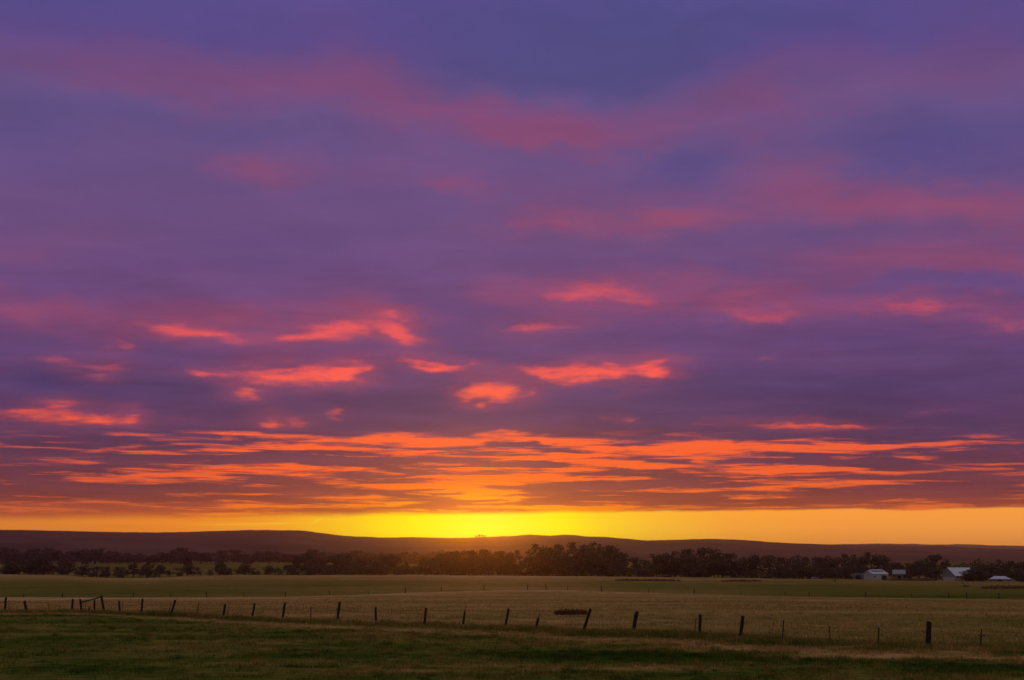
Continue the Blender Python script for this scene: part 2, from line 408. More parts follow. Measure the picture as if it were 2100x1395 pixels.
def px_blobs(lst, qx, qy):
    v = np.zeros_like(qx)
    for (px, py, rx, ry, a) in lst:
        d = np.clip(1 - np.sqrt(((qx - px) / (rx * 1.3)) ** 2 + ((qy - py) / (ry * 1.3)) ** 2), 0, 1)
        v += a * d * d * (3 - 2 * d)
    return v


# bare or green patches of the fields: (photo x, y, half width, half height, drier + / greener -)
PATCH = [(1270, 1347, 330, 14, -.45), (1100, 1340, 200, 10, -.2), (700, 1340, 260, 12, -.12), (1300, 1371, 260, 7, .40), (1000, 1366, 180, 5, .3), (850, 1377, 160, 4, .35), (1750, 1345, 220, 10, .15),
         (1960, 1372, 240, 14, -.40), (350, 1331, 120, 6, .22), (560, 1320, 60, 3, .2), (90, 1290, 60, 5, .22), (260, 1293, 40, 3, .25), (560, 1331, 50, 3, .25), (330, 1363, 40, 4, .35), (480, 1362, 90, 4, .25),
         (150, 1375, 300, 20, -.15), (700, 1390, 500, 10, -.2), (1700, 1330, 90, 6, .2), (1450, 1330, 160, 6, .25), (800, 1303, 160, 8, .25), (1620, 1362, 200, 12, -.1), (230, 1268, 120, 5, -.1), (1980, 1337, 120, 6, .3),
         (1200, 1379, 90, 3, -.2), (1390, 1384, 60, 3, -.25), (640, 1368, 80, 3, -.25)]


def dryness(x, y, zone):
    r = np.hypot(x, y); az = np.arctan2(x, y)
    qx, qy = proj(x, y, gz(x, y))
    if zone == 'pasture':
        s = B1(az) - r
        v = 0.27 + (fbm(x / 9 + 5, y / 3.2, 5, 4, 0.55) - 0.5) * 0.75
        strip = np.exp(-((s - 5.5) / 2.2) ** 2)
        v = v * (1 - 0.85 * strip) + (0.74 + (fbm(x / 5, y / 2, 19, 3) - .5) * .5) * 0.85 * strip
        verge = np.clip(1 - s / 2.6, 0, 1)
        v = v * (1 - verge) + (0.40 + (fbm(x / 2, y / 2, 9, 3) - .5) * 0.3) * verge
        return v + px_blobs(PATCH, qx, qy)
    if zone == 'hay':
        s = B1(az) - r; e = (B2(az) - r) / B2(az)
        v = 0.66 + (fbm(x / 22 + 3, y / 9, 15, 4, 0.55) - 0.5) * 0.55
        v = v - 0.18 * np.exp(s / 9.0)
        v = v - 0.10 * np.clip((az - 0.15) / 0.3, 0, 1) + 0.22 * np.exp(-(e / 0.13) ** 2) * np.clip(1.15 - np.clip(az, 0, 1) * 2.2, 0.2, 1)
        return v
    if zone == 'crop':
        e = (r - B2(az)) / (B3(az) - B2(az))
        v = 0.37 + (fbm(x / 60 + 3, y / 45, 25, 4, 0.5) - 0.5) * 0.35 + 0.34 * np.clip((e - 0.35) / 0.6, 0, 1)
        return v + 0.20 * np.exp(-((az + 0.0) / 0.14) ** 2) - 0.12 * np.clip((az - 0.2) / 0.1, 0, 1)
    e = fbm(x / 300 + 3, y / 26, 35, 3, 0.5)
    return 0.36 + np.clip((e - 0.56) * 5, 0, 1) * 0.55


def grid_mesh(name, az, rows, zfun, dry=None):
    """polar sheet: rows is an array (n_rows, n_cols) of distances"""
    A = np.broadcast_to(az[None, :], rows.shape)
    x = rows * np.sin(A); y = rows * np.cos(A); z = zfun(x, y)
    nr, nc = rows.shape
    co = np.stack([x, y, z], -1).reshape(-1, 3)
    ii = (np.arange(nr - 1)[:, None] * nc + np.arange(nc)[None, :])
    jj = (np.arange(nr - 1)[:, None] * nc + (np.arange(nc)[None, :] + 1) % nc)
    quads = np.stack([ii, jj, jj + nc, ii + nc], -1).reshape(-1, 4)
    me = raw_mesh(name, co, quads, smooth=True)
    if dry is not None:
        at = me.attributes.new('dry', 'FLOAT', 'POINT'); at.data.foreach_set('value', np.asarray(dry(x, y), np.float32).ravel())
    return me


def raw_mesh(name, co, faces, smooth=False):
    me = bpy.data.meshes.new(name); k = faces.shape[1]
    me.vertices.add(len(co)); me.vertices.foreach_set('co', np.asarray(co, np.float32).ravel())
    me.loops.add(faces.size); me.loops.foreach_set('vertex_index', faces.ravel().astype(np.int32))
    me.polygons.add(len(faces)); me.polygons.foreach_set('loop_start', np.arange(0, faces.size, k, dtype=np.int32))
    me.polygons.foreach_set('use_smooth', np.full(len(faces), smooth))
    me.update(calc_edges=True)
    return me


def new_mat(name):
    m = bpy.data.materials.new(name); m.use_nodes = True
    n = N(m.node_tree); b = m.node_tree.nodes['Principled BSDF']
    b.inputs['Roughness'].default_value = 0.9
    b.inputs['Specular IOR Level'].default_value = 0.0
    return m, n, b


def dry_color(n, fine):
    a_ = n.n.new('ShaderNodeAttribute'); a_.attribute_name = 'dry'
    g = n.n.new('ShaderNodeNewGeometry')
    p = g.outputs['Position']
    v = n.add(a_.outputs['Fac'], n.mul(n.add(n.noise(n.vmath('MULTIPLY', p, (0.5, 1.3, 1.0)), fine, 5, 0.65), -0.5), 1.15))
    v = n.add(v, n.mul(n.add(n.noise(n.vmath('MULTIPLY', p, (0.6, 1.6, 1.0)), fine * 7, 3, 0.7), -0.5), 0.75))
    return n.ramp(v, [(0.0, (.026, .044, .006)), (0.15, (.054, .072, .010)), (0.32, (.104, .092, .018)), (0.5, (.168, .114, .030)), (0.7, (.262, .158, .052)), (0.88, (.37, .215, .090)), (1.0, (.48, .28, .16))]), p


def ground_mat(name, fine, bump):
    m, n, b = new_mat(name)
    c, p = dry_color(n, fine)
    n.put(b.inputs['Base Color'], n.mix(1.0, c, (GK, GK, GK), 'MULTIPLY'))
    bm_ = n.n.new('ShaderNodeBump'); bm_.inputs['Strength'].default_value = 1.0; bm_.inputs['Distance'].default_value = bump
    n.put(bm_.inputs['Height'], n.noise(p, fine * 3, 5, 0.7)); n.put(b.inputs['Normal'], bm_.outputs[0])
    return m


GK = GROUND_K
nearR = B1(AZG)
t = np.concatenate([[0.004], np.linspace(0.02, 0.5, 30, endpoint=False), np.linspace(0.5, 1.0, 130)])
rows1 = t[:, None] * nearR[None, :]
STRUCT = []


def sheet(name, me, m, label):
    o = bpy.data.objects.new(name, me); C.objects.link(o); me.materials.append(m)
    o['kind'] = 'structure'; o['label'] = label; STRUCT.append(o); return o


def lerp_rows(ra, rb, n):
    t = np.linspace(0, 1, n)[:, None]
    return ra[None, :] * (1 - t) + rb[None, :] * t


sheet('pasture', grid_mesh('pasture', AZG, rows1, gz, lambda x, y: dryness(x, y, 'pasture')), ground_mat('pasture_ground', 1.6, 0.05), 'rough dark green pasture with brown strips in front of the wire fence')
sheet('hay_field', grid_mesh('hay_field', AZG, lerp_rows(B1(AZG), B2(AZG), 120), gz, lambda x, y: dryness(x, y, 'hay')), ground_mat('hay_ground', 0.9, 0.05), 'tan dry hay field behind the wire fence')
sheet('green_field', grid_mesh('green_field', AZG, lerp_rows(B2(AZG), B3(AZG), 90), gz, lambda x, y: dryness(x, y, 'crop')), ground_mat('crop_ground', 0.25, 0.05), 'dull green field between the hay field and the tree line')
sheet('bottomland', grid_mesh('bottomland', AZG, lerp_rows(B3(AZG), np.full_like(AZG, 1700.0), 110), gz, lambda x, y: dryness(x, y, 'bottom')), ground_mat('bottom_ground', 0.03, 0.05), 'pale striped bottomland behind the first trees on the left')

# ------------------------------------------------------------------ hills
S1 = [(-400, 1086), (0, 1088), (90, 1089), (160, 1091), (340, 1093.5), (390, 1092), (460, 1090.5), (540, 1089), (610, 1089), (640, 1092), (690, 1098), (710, 1100), (790, 1103), (850, 1102.5), (920, 1104), (960, 1103),
      (1000, 1102), (1060, 1099), (1085, 1097), (1130, 1099), (1156, 1097), (1180, 1098), (1200, 1101), (1250, 1103), (1290, 1107), (1328, 1110), (1400, 1108.5), (1450, 1107), (1530, 1109), (1575, 1113), (1620, 1115),
      (1690, 1117), (1750, 1118), (1850, 1120), (1950, 1122), (2000, 1126), (2100, 1128), (2500, 1132)]
S2 = [(-400, 1096), (300, 1100), (700, 1110), (1100, 1112), (1500, 1116), (1690, 1117.5), (1740, 1116), (1800, 1115), (1840, 1116.2), (1870, 1115.5), (1910, 1117.2), (1960, 1116.6), (1990, 1117), (2030, 1119.3), (2100, 1120), (2500, 1118)]


def ridge(table):
    a, h = [], []
    for px, py in table:
        d = ray(px, py); a.append(math.atan2(d.x, d.y)); h.append(d.z / math.hypot(d.x, d.y))
    f = lambda az: np.interp(az, a, h) + (fbm(az * 70 + 50, az * 0 + 3, 91, 3) - 0.5) * 0.0008
    g = lambda az: np.interp(az, a, h) + (fbm(az * 4 + 90, az * 0 + 3, 92, 4) - 0.5) * 0.02
    return lambda az: np.where(np.abs(az) < 0.6, f(az), np.interp(np.abs(az), [0.6, 0.9], [1, 0]) * f(az) + np.interp(np.abs(az), [0.6, 0.9], [0, 1]) * g(az))


def hill_mesh(name, table, r0, rs, r1, nrow, z0):
    sky_f = ridge(table)
    az = np.radians(np.concatenate([np.linspace(-180, -31, 120, endpoint=False), np.linspace(-31, 31, 700), np.linspace(31, 180, 120)[1:-1]]))
    rows = np.repeat(np.concatenate([np.linspace(r0, rs, nrow), np.linspace(rs, r1, 12)[1:]])[:, None], len(az), 1)

    def zf(x, y):
        r = np.hypot(x, y); a = np.arctan2(x, y)
        zs = EYE + sky_f(a) * rs
        t = np.clip((r - r0) / (rs - r0), 0, 1); t = t ** 1.15
        s = t * t * (3 - 2 * t)
        back = np.clip((r - rs) / (r1 - rs), 0, 1)
        fold = (fbm(x / 420, y / 420, 95, 4, 0.5) - 0.5) * 46 * t * (1 - t) * 1.6
        return z0 + (zs - z0) * s * (1 - back ** 2) + fold - 14 * back
    return grid_mesh(name, az, rows, zf), zf


hm, hzf = hill_mesh('hills', S1, 1690, 3600, 4600, 60, 4.0)
m, n, b = new_mat('hill_grass')
g = n.n.new('ShaderNodeNewGeometry')
hv = n.noise(n.vmath('MULTIPLY', g.outputs['Position'], (0.004, 0.004, 0.03)), 1.0, 5, 0.6)
n.put(b.inputs['Base Color'], n.ramp(hv, [(0.3, (.038, .032, .028)), (0.52, (.085, .060, .052)), (0.7, (.14, .09, .075))]))
sheet('hills', hm, m, 'long dark grassy hills under the sunset with a nearly level skyline')
hm2, _ = hill_mesh('far_hills', S2, 4550, 5600, 6200, 20, 8.0)
m, n, b = new_mat('far_hill_haze_tint')  # paler base colour stands in for thicker haze over the far ridge
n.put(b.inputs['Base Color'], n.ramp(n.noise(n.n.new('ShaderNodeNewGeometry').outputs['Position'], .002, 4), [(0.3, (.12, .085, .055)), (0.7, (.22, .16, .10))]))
sheet('far_hills', hm2, m, 'paler far ridge showing above the hills at right')

# ------------------------------------------------------------------ haze
me = bpy.data.meshes.new('haze'); bm = bmesh.new()
bmesh.ops.create_cube(bm, size=1.0, matrix=Matrix.Translation((0, 0, (HAZE_TOP - 20) / 2)) @ Matrix.Diagonal((13000, 13000, HAZE_TOP + 20, 1)))
bm.to_mesh(me); bm.free()
haze = bpy.data.objects.new('haze', me); C.objects.link(haze); haze['kind'] = 'stuff'; haze['label'] = 'thin warm evening haze over the fields and hills'
m = bpy.data.materials.new('haze'); m.use_nodes = True
nt = m.node_tree
for q in list(nt.nodes): nt.nodes.remove(q)
pv = nt.nodes.new('ShaderNodeVolumePrincipled'); oo = nt.nodes.new('ShaderNodeOutputMaterial')
pv.inputs['Color'].default_value = (0.95, 0.78, 0.80, 1); pv.inputs['Density'].default_value = HAZE_D; pv.inputs['Anisotropy'].default_value = HAZE_G
nt.links.new(pv.outputs[0], oo.inputs['Volume'])
me.materials.append(m)

# ------------------------------------------------------------------ grass
def blade_mesh(name, x, y, h, wd, lean, zone, bend=0.35, grp=9):
    nb = len(x)
    z = gz(x, y) - 0.01
    th = rng.uniform(0, math.pi, nb); la = rng.uniform(0, 2 * math.pi, nb)
    ux, uy = np.cos(th) * wd / 2, np.sin(th) * wd / 2
    lx, ly = np.cos(la) * lean * h, np.sin(la) * lean * h
    co = np.empty((nb, 5, 3))
    co[:, 0] = np.stack([x - ux, y - uy, z], -1); co[:, 1] = np.stack([x + ux, y + uy, z], -1)
    co[:, 2] = np.stack([x + ux * .8 + lx * bend, y + uy * .8 + ly * bend, z + h * .55], -1)
    co[:, 3] = np.stack([x - ux * .8 + lx * bend, y - uy * .8 + ly * bend, z + h * .55], -1)
    co[:, 4] = np.stack([x + lx, y + ly, z + h], -1)
    k = np.arange(nb)[:, None] * 5
    tri = np.concatenate([k + [0, 1, 2], k + [0, 2, 3], k + [3, 2, 4]], 0)
    me = raw_mesh(name, co.reshape(-1, 3), tri)
    d = np.repeat(dryness(x, y, zone) + np.repeat(rng.normal(0, 0.14, nb // grp + 1), grp)[:nb] + rng.normal(0, 0.10, nb), 5)
    at = me.attributes.new('dry', 'FLOAT', 'POINT'); at.data.foreach_set('value', d.astype(np.float32))
    return me


def grass_mat(name, fine):
    m, n, b = new_mat(name)
    c, p = dry_color(n, fine)
    c = n.mix(1.0, c, (GRASS_K, GRASS_K, GRASS_K), 'MULTIPLY')
    n.put(b.inputs['Base Color'], c)
    tr = n.n.new('ShaderNodeBsdfTranslucent'); n.put(tr.inputs[0], c)
    ms = n.n.new('ShaderNodeMixShader'); ms.inputs[0].default_value = 0.35
    n.l.new(b.outputs[0], ms.inputs[1]); n.l.new(tr.outputs[0], ms.inputs[2])
    n.l.new(ms.outputs[0], n.n['Material Output'].inputs['Surface'])
    return m


def scatter(n_, rf, az0=-0.50, az1=0.50, clump=0):
    az = rng.uniform(az0, az1, n_)
    r = rf(az, rng.random(n_))
    x, y = r * np.sin(az), r * np.cos(az)
    return x, y


def stuff(name, me, m, label):
    o = bpy.data.objects.new(name, me); C.objects.link(o); me.materials.append(m)
    o['kind'] = 'stuff'; o['label'] = label; return o


gm = grass_mat('grass_blades', 1.6); gm2 = grass_mat('dry_grass_blades', 0.9)
# short pasture sward in clumps
x, y = scatter(26000, lambda a, u: np.sqrt(30 ** 2 + u * (B1(a) ** 2 - 30 ** 2)))
keep = fbm(x / 1.6, y / 1.1, 51, 3) > 0.44; x, y = x[keep], y[keep]
x = np.repeat(x, 9) + rng.normal(0, 0.13, len(x) * 9); y = np.repeat(y, 9) + rng.normal(0, 0.13, len(y) * 9)
hh = rng.uniform(0.05, 0.15, len(x)) * (0.6 + 1.1 * fbm(x / 3, y / 2, 52, 3))
stuff('grass', blade_mesh('grass', x, y, hh, rng.uniform(0.012, 0.03, len(x)), rng.uniform(.2, .9, len(x)), 'pasture'), gm, 'short dark green grass in the foreground pasture')
# scattered tussocks of coarser grass
x, y = scatter(420, lambda a, u: np.sqrt(34 ** 2 + u * ((B1(a) - 2) ** 2 - 34 ** 2)))
sz = np.repeat(rng.uniform(.5, 1.5, len(x)), 60)
x = np.repeat(x, 60) + rng.normal(0, 0.16, len(sz)) * sz; y = np.repeat(y, 60) + rng.normal(0, 0.14, len(sz)) * sz
stuff('tussock_grass', blade_mesh('tussock_grass', x, y, rng.uniform(0.10, 0.24, len(sz)) * sz, rng.uniform(0.012, 0.028, len(sz)), rng.uniform(.3, .9, len(sz)), 'pasture', grp=60), gm, 'scattered darker tussocks of coarse grass in the pasture')
# tall grass of the verge under the fence
x, y = scatter(9000, lambda a, u: B1(a) - 1.9 + 3.2 * u ** 0.9)
keep = fbm(x / 2.2, y / 1.5, 61, 3) > 0.36; x, y = x[keep], y[keep]
x = np.repeat(x, 9) + rng.normal(0, 0.16, len(x) * 9); y = np.repeat(y, 9) + rng.normal(0, 0.16, len(y) * 9)
hh = rng.uniform(0.12, 0.42, len(x)) * (0.15 + 1.7 * fbm(x / 2.6, y / 2, 62, 4) ** 1.3)
stuff('verge_grass', blade_mesh('verge_grass', x, y, hh, rng.uniform(0.012, 0.03, len(x)), rng.uniform(.15, .7, len(x)), 'pasture'), gm, 'tall unmown olive grass along the foot of the wire fence')
# hay field
x, y = scatter(26000, lambda a, u: B1(a) + 1 + (B2(a) - B1(a) - 2) * u ** 1.5)
keep = fbm(x / 5, y / 3, 71, 3) > 0.40; x, y = x[keep], y[keep]
x = np.repeat(x, 5) + rng.normal(0, 0.25, len(x) * 5); y = np.repeat(y, 5) + rng.normal(0, 0.25, len(y) * 5)
hh = rng.uniform(0.08, 0.26, len(x))
stuff('dry_grass', blade_mesh('dry_grass', x, y, hh, rng.uniform(0.02, 0.05, len(x)), rng.uniform(.2, .9, len(x)), 'hay', grp=5), gm2, 'dry tan grass standing in the hay field')

# ------------------------------------------------------------------ things
def simple_mat(name, cols, scale, rough=0.8, stretch=(1, 1, 1), bump=0.0, spec=0.2):
    m, n, b = new_mat(name)
    t_ = n.n.new('ShaderNodeTexCoord')
    v = n.noise(n.vmath('MULTIPLY', t_.outputs['Object'], stretch), scale, 5, 0.65)
    k = len(cols) - 1
    n.put(b.inputs['Base Color'], n.ramp(v, [(0.3 + 0.4 * i / k, c) for i, c in enumerate(cols)]))
    b.inputs['Roughness'].default_value = rough; b.inputs['Specular IOR Level'].default_value = spec
    if bump:
        bn = n.n.new('ShaderNodeBump'); bn.inputs['Distance'].default_value = bump
        n.put(bn.inputs['Height'], v); n.put(b.inputs['Normal'], bn.outputs[0])
    return m


M_WOOD = simple_mat('weathered_wood', [(.006, .003, .004), (.014, .008, .009), (.03, .02, .02)], 9, stretch=(4, 4, .5), bump=.01)
M_RUST = simple_mat('rusty_steel', [(.07, .02, .010), (.14, .04, .018), (.20, .07, .03)], 12)
M_PALEPOST = simple_mat('faded_steel', [(.12, .075, .03), (.22, .13, .06), (.30, .19, .09)], 12)
M_DARKPOST = simple_mat('dark_steel', [(.02, .012, .012), (.04, .022, .02), (.07, .035, .03)], 12)
M_WHITE = simple_mat('white_paint', [(.22, .20, .2), (.34, .32, .32)], 14)
M_WIRE = simple_mat('barbed_wire', [(.05, .03, .022), (.09, .055, .04)], 20, rough=.6)
M_BARK = simple_mat('bark', [(.022, .016, .014), (.05, .037, .03)], 6, stretch=(3, 3, .6))
LEAF = [simple_mat('leaves_dark', [(.022, .018, .018), (.046, .040, .034), (.070, .062, .046)], .5),
        simple_mat('leaves_olive', [(.030, .022, .020), (.056, .044, .036), (.085, .066, .050)], .5)]
M_BARN = simple_mat('white_boards', [(.18, .17, .19), (.30, .28, .31), (.38, .36, .40)], 1.5, stretch=(3, 3, .4))
M_GREY = simple_mat('grey_boards', [(.09, .08, .10), (.15, .14, .16), (.20, .19, .22)], 1.5, stretch=(3, 3, .4))
M_ROOF = simple_mat('pale_metal_roof', [(.34, .36, .42), (.56, .58, .64)], .8, rough=.45, stretch=(4, .4, .4), spec=.5)
M_ROOFD = simple_mat('dull_metal_roof', [(.16, .15, .18), (.26, .25, .29)], .8, rough=.6, stretch=(4, .4, .4), spec=.4)
M_OPEN = simple_mat('dark_doorway', [(.010, .009, .012), (.02, .018, .022)], 2)
M_RED = simple_mat('red_dock_seed', [(.045, .010, .010), (.085, .018, .016), (.13, .028, .024)], 5)
M_DOCK = simple_mat('dull_red_dock', [(.10, .05, .038), (.15, .075, .052), (.20, .10, .07)], .6)
M_TWIG = simple_mat('dead_wood', [(.016, .012, .012), (.035, .027, .025)], 8)


def obj(name, me, mat_=None, parent=None, label=None):
    o = bpy.data.objects.new(name, me); C.objects.link(o)
    if mat_ is not None and me is not None and not me.materials: me.materials.append(mat_)
    if parent is not None: o.parent = parent
    if label: o['label'] = label
    return o


def thing(name, label, cat, loc=(0, 0, 0), rz=0.0, group=None):
    o = bpy.data.objects.new(name, None); C.objects.link(o); o.empty_display_size = 0.3
    o.location = loc; o.rotation_euler = (0, 0, rz); o['label'] = label; o['category'] = cat
    if group: o['group'] = group
    return o


def tube(pts, radii, sides=8, jitter=0.0, cap=True, rnd=random):
    """closed tapered tube through points -> (verts, faces)"""
    vs, fs = [], []
    n_ = len(pts)
    for i, (p, r) in enumerate(zip(pts, radii)):
        p = Vector(p)
        d = (Vector(pts[min(i + 1, n_ - 1)]) - Vector(pts[max(i - 1, 0)])).normalized()
        a = d.orthogonal().normalized() if abs(d.z) < 0.9 else Vector((1, 0, 0)).cross(d).normalized()
        a = (a - d * a.dot(d)).normalized(); b_ = d.cross(a)
        for k in range(sides):
            t_ = 2 * math.pi * k / sides
            rr = r * (1 + rnd.uniform(-jitter, jitter))
            vs.append(p + a * (math.cos(t_) * rr) + b_ * (math.sin(t_) * rr))
    for i in range(n_ - 1):
        for k in range(sides):
            q = (k + 1) % sides
            fs.append((i * sides + k, i * sides + q, (i + 1) * sides + q, (i + 1) * sides + k))
    if cap:
        fs.append(tuple(range(sides))[::-1]); fs.append(tuple(range((n_ - 1) * sides, n_ * sides)))
    return vs, fs


def mesh_of(name, *parts):
    V_, F_ = [], []
    for vs, fs in parts:
        o = len(V_); V_ += [tuple(v) for v in vs]; F_ += [tuple(i + o for i in f) for f in fs]
    me = bpy.data.meshes.new(name); me.from_pydata(V_, [], F_); me.update(); return me


def boxp(x0, x1, y0, y1, z0, z1):
    v = [(x, y, z) for z in (z0, z1) for (x, y) in ((x0, y0), (x1, y0), (x1, y1), (x0, y1))]
    return v, [(3, 2, 1, 0), (4, 5, 6, 7), (0, 1, 5, 4), (1, 2, 6, 5), (2, 3, 7, 6), (3, 0, 4, 7)]


# ---- the wire fence along the pasture
def on_plane(px, py, depth):
    """world point seen at a photo point, at forward distance `depth` (world y)"""
    d = ray(px, py); k = depth / d.y
    return Vector((d.x * k, depth, EYE + d.z * k))


# kind, top x, top y, base x, base y, width px, label
POSTS = [
    ('w', 12, 1226, 10, 1252, 4.2, None), ('p', 18, 1231, 19, 1254, 1.8, None), ('w', 50, 1233, 54, 1253, 4.6, 'short wooden post leaning left'),
    ('p', 98, 1235, 101, 1251, 2.4, None), ('w', 149, 1229, 148, 1250, 4.0, None),
    ('p', 175, 1235, 176, 1251, 1.6, None), ('w', 194, 1231, 194, 1252, 3.6, 'short post inside the brace frame'),
    ('w', 244, 1233, 246, 1254, 3.8, None), ('p', 252, 1233, 251, 1255, 2.0, None), ('w', 292, 1228, 290, 1256, 4.2, None),
    ('w', 359, 1231, 351, 1259, 4.6, 'wooden post leaning right beside a thin steel post'), ('r', 350, 1236, 346, 1258, 1.6, None),
    ('r', 408, 1238, 403, 1262, 1.9, None), ('w', 462, 1240, 458, 1263, 4.6, None), ('p', 469, 1244, 466, 1263, 1.9, None),
    ('w', 522, 1238, 518, 1262, 4.6, None), ('w', 585, 1237, 579, 1269, 5.0, None), ('r', 638, 1244, 637, 1271, 2.0, None),
    ('w', 697, 1235, 692, 1270, 5.6, 'tall tapered wooden post'), ('w', 770, 1246, 771, 1276, 5.0, None), ('w', 874, 1247, 870, 1280, 5.6, None),
    ('s', 955, 1240, 950, 1280, 4.6, 'splintered wooden post with a thin spike on top'), ('w', 1043, 1249, 1036, 1286, 5.4, None),
    ('s', 1107, 1256, 1099, 1289, 5.6, 'broken wooden post tapering to a sharp point'), ('w', 1211, 1249, 1196, 1295, 6.4, 'long wooden post leaning far to the right'),
    ('w', 1306, 1255, 1299, 1293, 8.6, 'stout wooden post with a flat top'), ('r', 1427, 1267, 1424, 1302, 2.2, None), ('w', 1436, 1261, 1435, 1302, 6.4, None),
    ('w', 1523, 1264, 1518, 1309, 7.0, None), ('p', 1587, 1268, 1582, 1308, 1.4, 'thin faint stay between posts'), ('d', 1608, 1271, 1605, 1311, 2.4, None),
    ('r', 1702, 1284, 1702, 1318, 2.5, None), ('t', 1802, 1279, 1801, 1319, 2.8, 'steel post with a white painted tip'),
    ('w', 1906, 1277, 1903, 1322, 9.6, 'thickest wooden post, upright'), ('d', 2013, 1290, 2011, 1325, 2.8, None)]
fence = thing('wire_fence', 'old sagging wire fence of leaning dark wooden and steel posts between pasture and hay field', 'fence', hit(1050, 1292), 0.0)
FO = Vector(fence.location)
prnd = random.Random(5)
FEET = []


def post(kind, tx, ty, bx, by, wpx, label):
    foot = hit(bx, by + 4.0)
    top = on_plane(tx, ty, foot.y)
    base = on_plane(bx, by, foot.y)
    ax = (top - base); L_ = ax.length; ax.normalize()
    ax = (ax + Vector((0, prnd.uniform(-.06, .06), 0))).normalized()
    foot2 = base - ax * (0.45)
    r = 0.5 * wpx * foot.length / F
    rnd = random.Random(int(tx * 7 + ty))
    dep = L_ + 0.45
    if kind in 'ws':
        pts, rad = [], []
        for i in range(8):
            t_ = i / 7
            pts.append(foot2 + ax * dep * t_ + Vector((rnd.uniform(-.10, .10), rnd.uniform(-.1, .1), 0)) * r); rad.append(r * (0.92 + rnd.uniform(-.06, .08)) * (1.02 - .06 * t_))
        if kind == 's':
            pts = [foot2 + ax * dep * t_ for t_ in (0, .25, .5, .66, .72, .78, .9, 1.0)]; rad = [r * k for k in (.8, 1.0, .95, .85, .75, .34, .26, .10)]
        vs, fs = tube(pts, rad, 10, 0.07, rnd=rnd)
        if kind == 'w':                                  # weathered, slanting uneven top
            sl = rnd.uniform(-.6, .6)
            for k in range(10):
                vs[-10 + k] = vs[-10 + k] + ax * (rnd.uniform(-.25, .25) * r + sl * r * math.cos(k * .628))
        me_ = mesh_of('wooden_post', (vs, fs)); nm_, mt = 'wooden_post', M_WOOD
    else:                                                # a T-section steel post with studs
        h = dep; q = Vector((1, 0, 0)); q = (q - ax * q.dot(ax)).normalized(); y_ = ax.cross(q)
        def slab(a0, a1, b0, b1, h0, h1):
            v = [foot2 + q * a + y_ * b2 + ax * z for z in (h0, h1) for (a, b2) in ((a0, b0), (a1, b0), (a1, b1), (a0, b1))]
            return v, [(3, 2, 1, 0), (4, 5, 6, 7), (0, 1, 5, 4), (1, 2, 6, 5), (2, 3, 7, 6), (3, 0, 4, 7)]
        ps = [slab(-r, r, -.004, .004, 0, h), slab(-.005, .005, .005, .045, 0, h)]
        for k in range(9): ps.append(slab(-.012, .012, -.016, -.005, .5 + k * .09, .52 + k * .09) if .52 + k * .09 < h else slab(-.01, .01, -.012, -.005, h - .03, h - .02))
        me_ = mesh_of('steel_post', *ps); nm_ = 'steel_post'; mt = {'p': M_PALEPOST, 'r': M_RUST, 'd': M_DARKPOST, 't': M_DARKPOST}[kind]
        if kind == 't':
            tp = mesh_of('painted_tip', slab(-r * 1.35, r * 1.35, -.009, .009, h - .20, h + .004))
    me_.transform(Matrix.Translation(-FO))
    o = obj(nm_, me_, mt, fence, label)
    if kind == 't':
        tp.transform(Matrix.Translation(-FO)); obj('painted_tip', tp, M_WHITE, o)
    return base, top, ax, r


PO = [post(*p) for p in POSTS]
# brace frame on the left: two posts and a slanting rail
ba = post('w', 164, 1229, 167, 1252, 3.8, 'left post of the slanting brace frame'); bb = post('w', 208, 1222, 213, 1252, 4.6, 'tall right post of the slanting brace frame')
yA = ba[0].y; a_ = on_plane(166, 1235.5, ba[0].y - .02); b_ = on_plane(209, 1224.5, bb[0].y - .02)
rail = mesh_of('brace_rail', tube([a_ + (b_ - a_) * t_ for t_ in (-.02, .3, .6, 1.02)], [.065, .06, .06, .055], 8, .08)); rail.transform(Matrix.Translation(-FO))
obj('brace_rail', rail, M_WOOD, fence)
st = hit(182, 1255); stb = mesh_of('post_stub', tube([on_plane(181.5, 1255, st.y), on_plane(182.5, 1249, st.y), on_plane(184.5, 1244.5, st.y)], [.06, .09, .05], 8, .15)); stb.transform(Matrix.Translation(-FO))
obj('post_stub', stb, M_WOOD, fence)
order = sorted(PO + [ba, bb], key=lambda q: q[0].x)
for i, f_ in enumerate((.18, .42, .66, .88)):
    pts = []
    for k, (b0, t0, ax, r) in enumerate(order):
        hgt = min((t0 - b0).length, 1.15)
        p = b0 + ax * (hgt * f_) + Vector((0, -r - .006, 0))
        if pts:
            q = pts[-1]; dd = (p - q).length
            for t_ in (.25, .5, .75):
                pts.append(q + (p - q) * t_ - Vector((0, 0, 4 * t_ * (1 - t_) * (.012 * dd + prnd.uniform(0, .03)))))
        pts.append(p)
    ex = pts[-1] + (pts[-1] - pts[-2]).normalized() * 6; pts.append(ex)
    sx = pts[0] + (pts[0] - pts[1]).normalized() * 5; pts.insert(0, sx)
    bars = [tube(pts, [.0065] * len(pts), 4, 0)]
    for k in range(len(pts) - 1):                         # the barbs
        nb = max(1, int((pts[k + 1] - pts[k]).length / .3))
        for j in range(nb):
            c_ = pts[k] + (pts[k + 1] - pts[k]) * ((j + .5) / nb)
            bars.append(tube([c_ + Vector((-.012, 0, -.022)), c_ + Vector((.012, 0, .022))], [.003, .003], 3, 0))
            bars.append(tube([c_ + Vector((.012, 0, -.022)), c_ + Vector((-.012, 0, .022))], [.003, .003], 3, 0))
    me_ = mesh_of('wire', *bars); me_.transform(Matrix.Translation(-FO)); obj('wire', me_, M_WIRE, fence)
ins = PO[-1]; pI = on_plane(2012, 1303, ins[0].y - .03) - FO
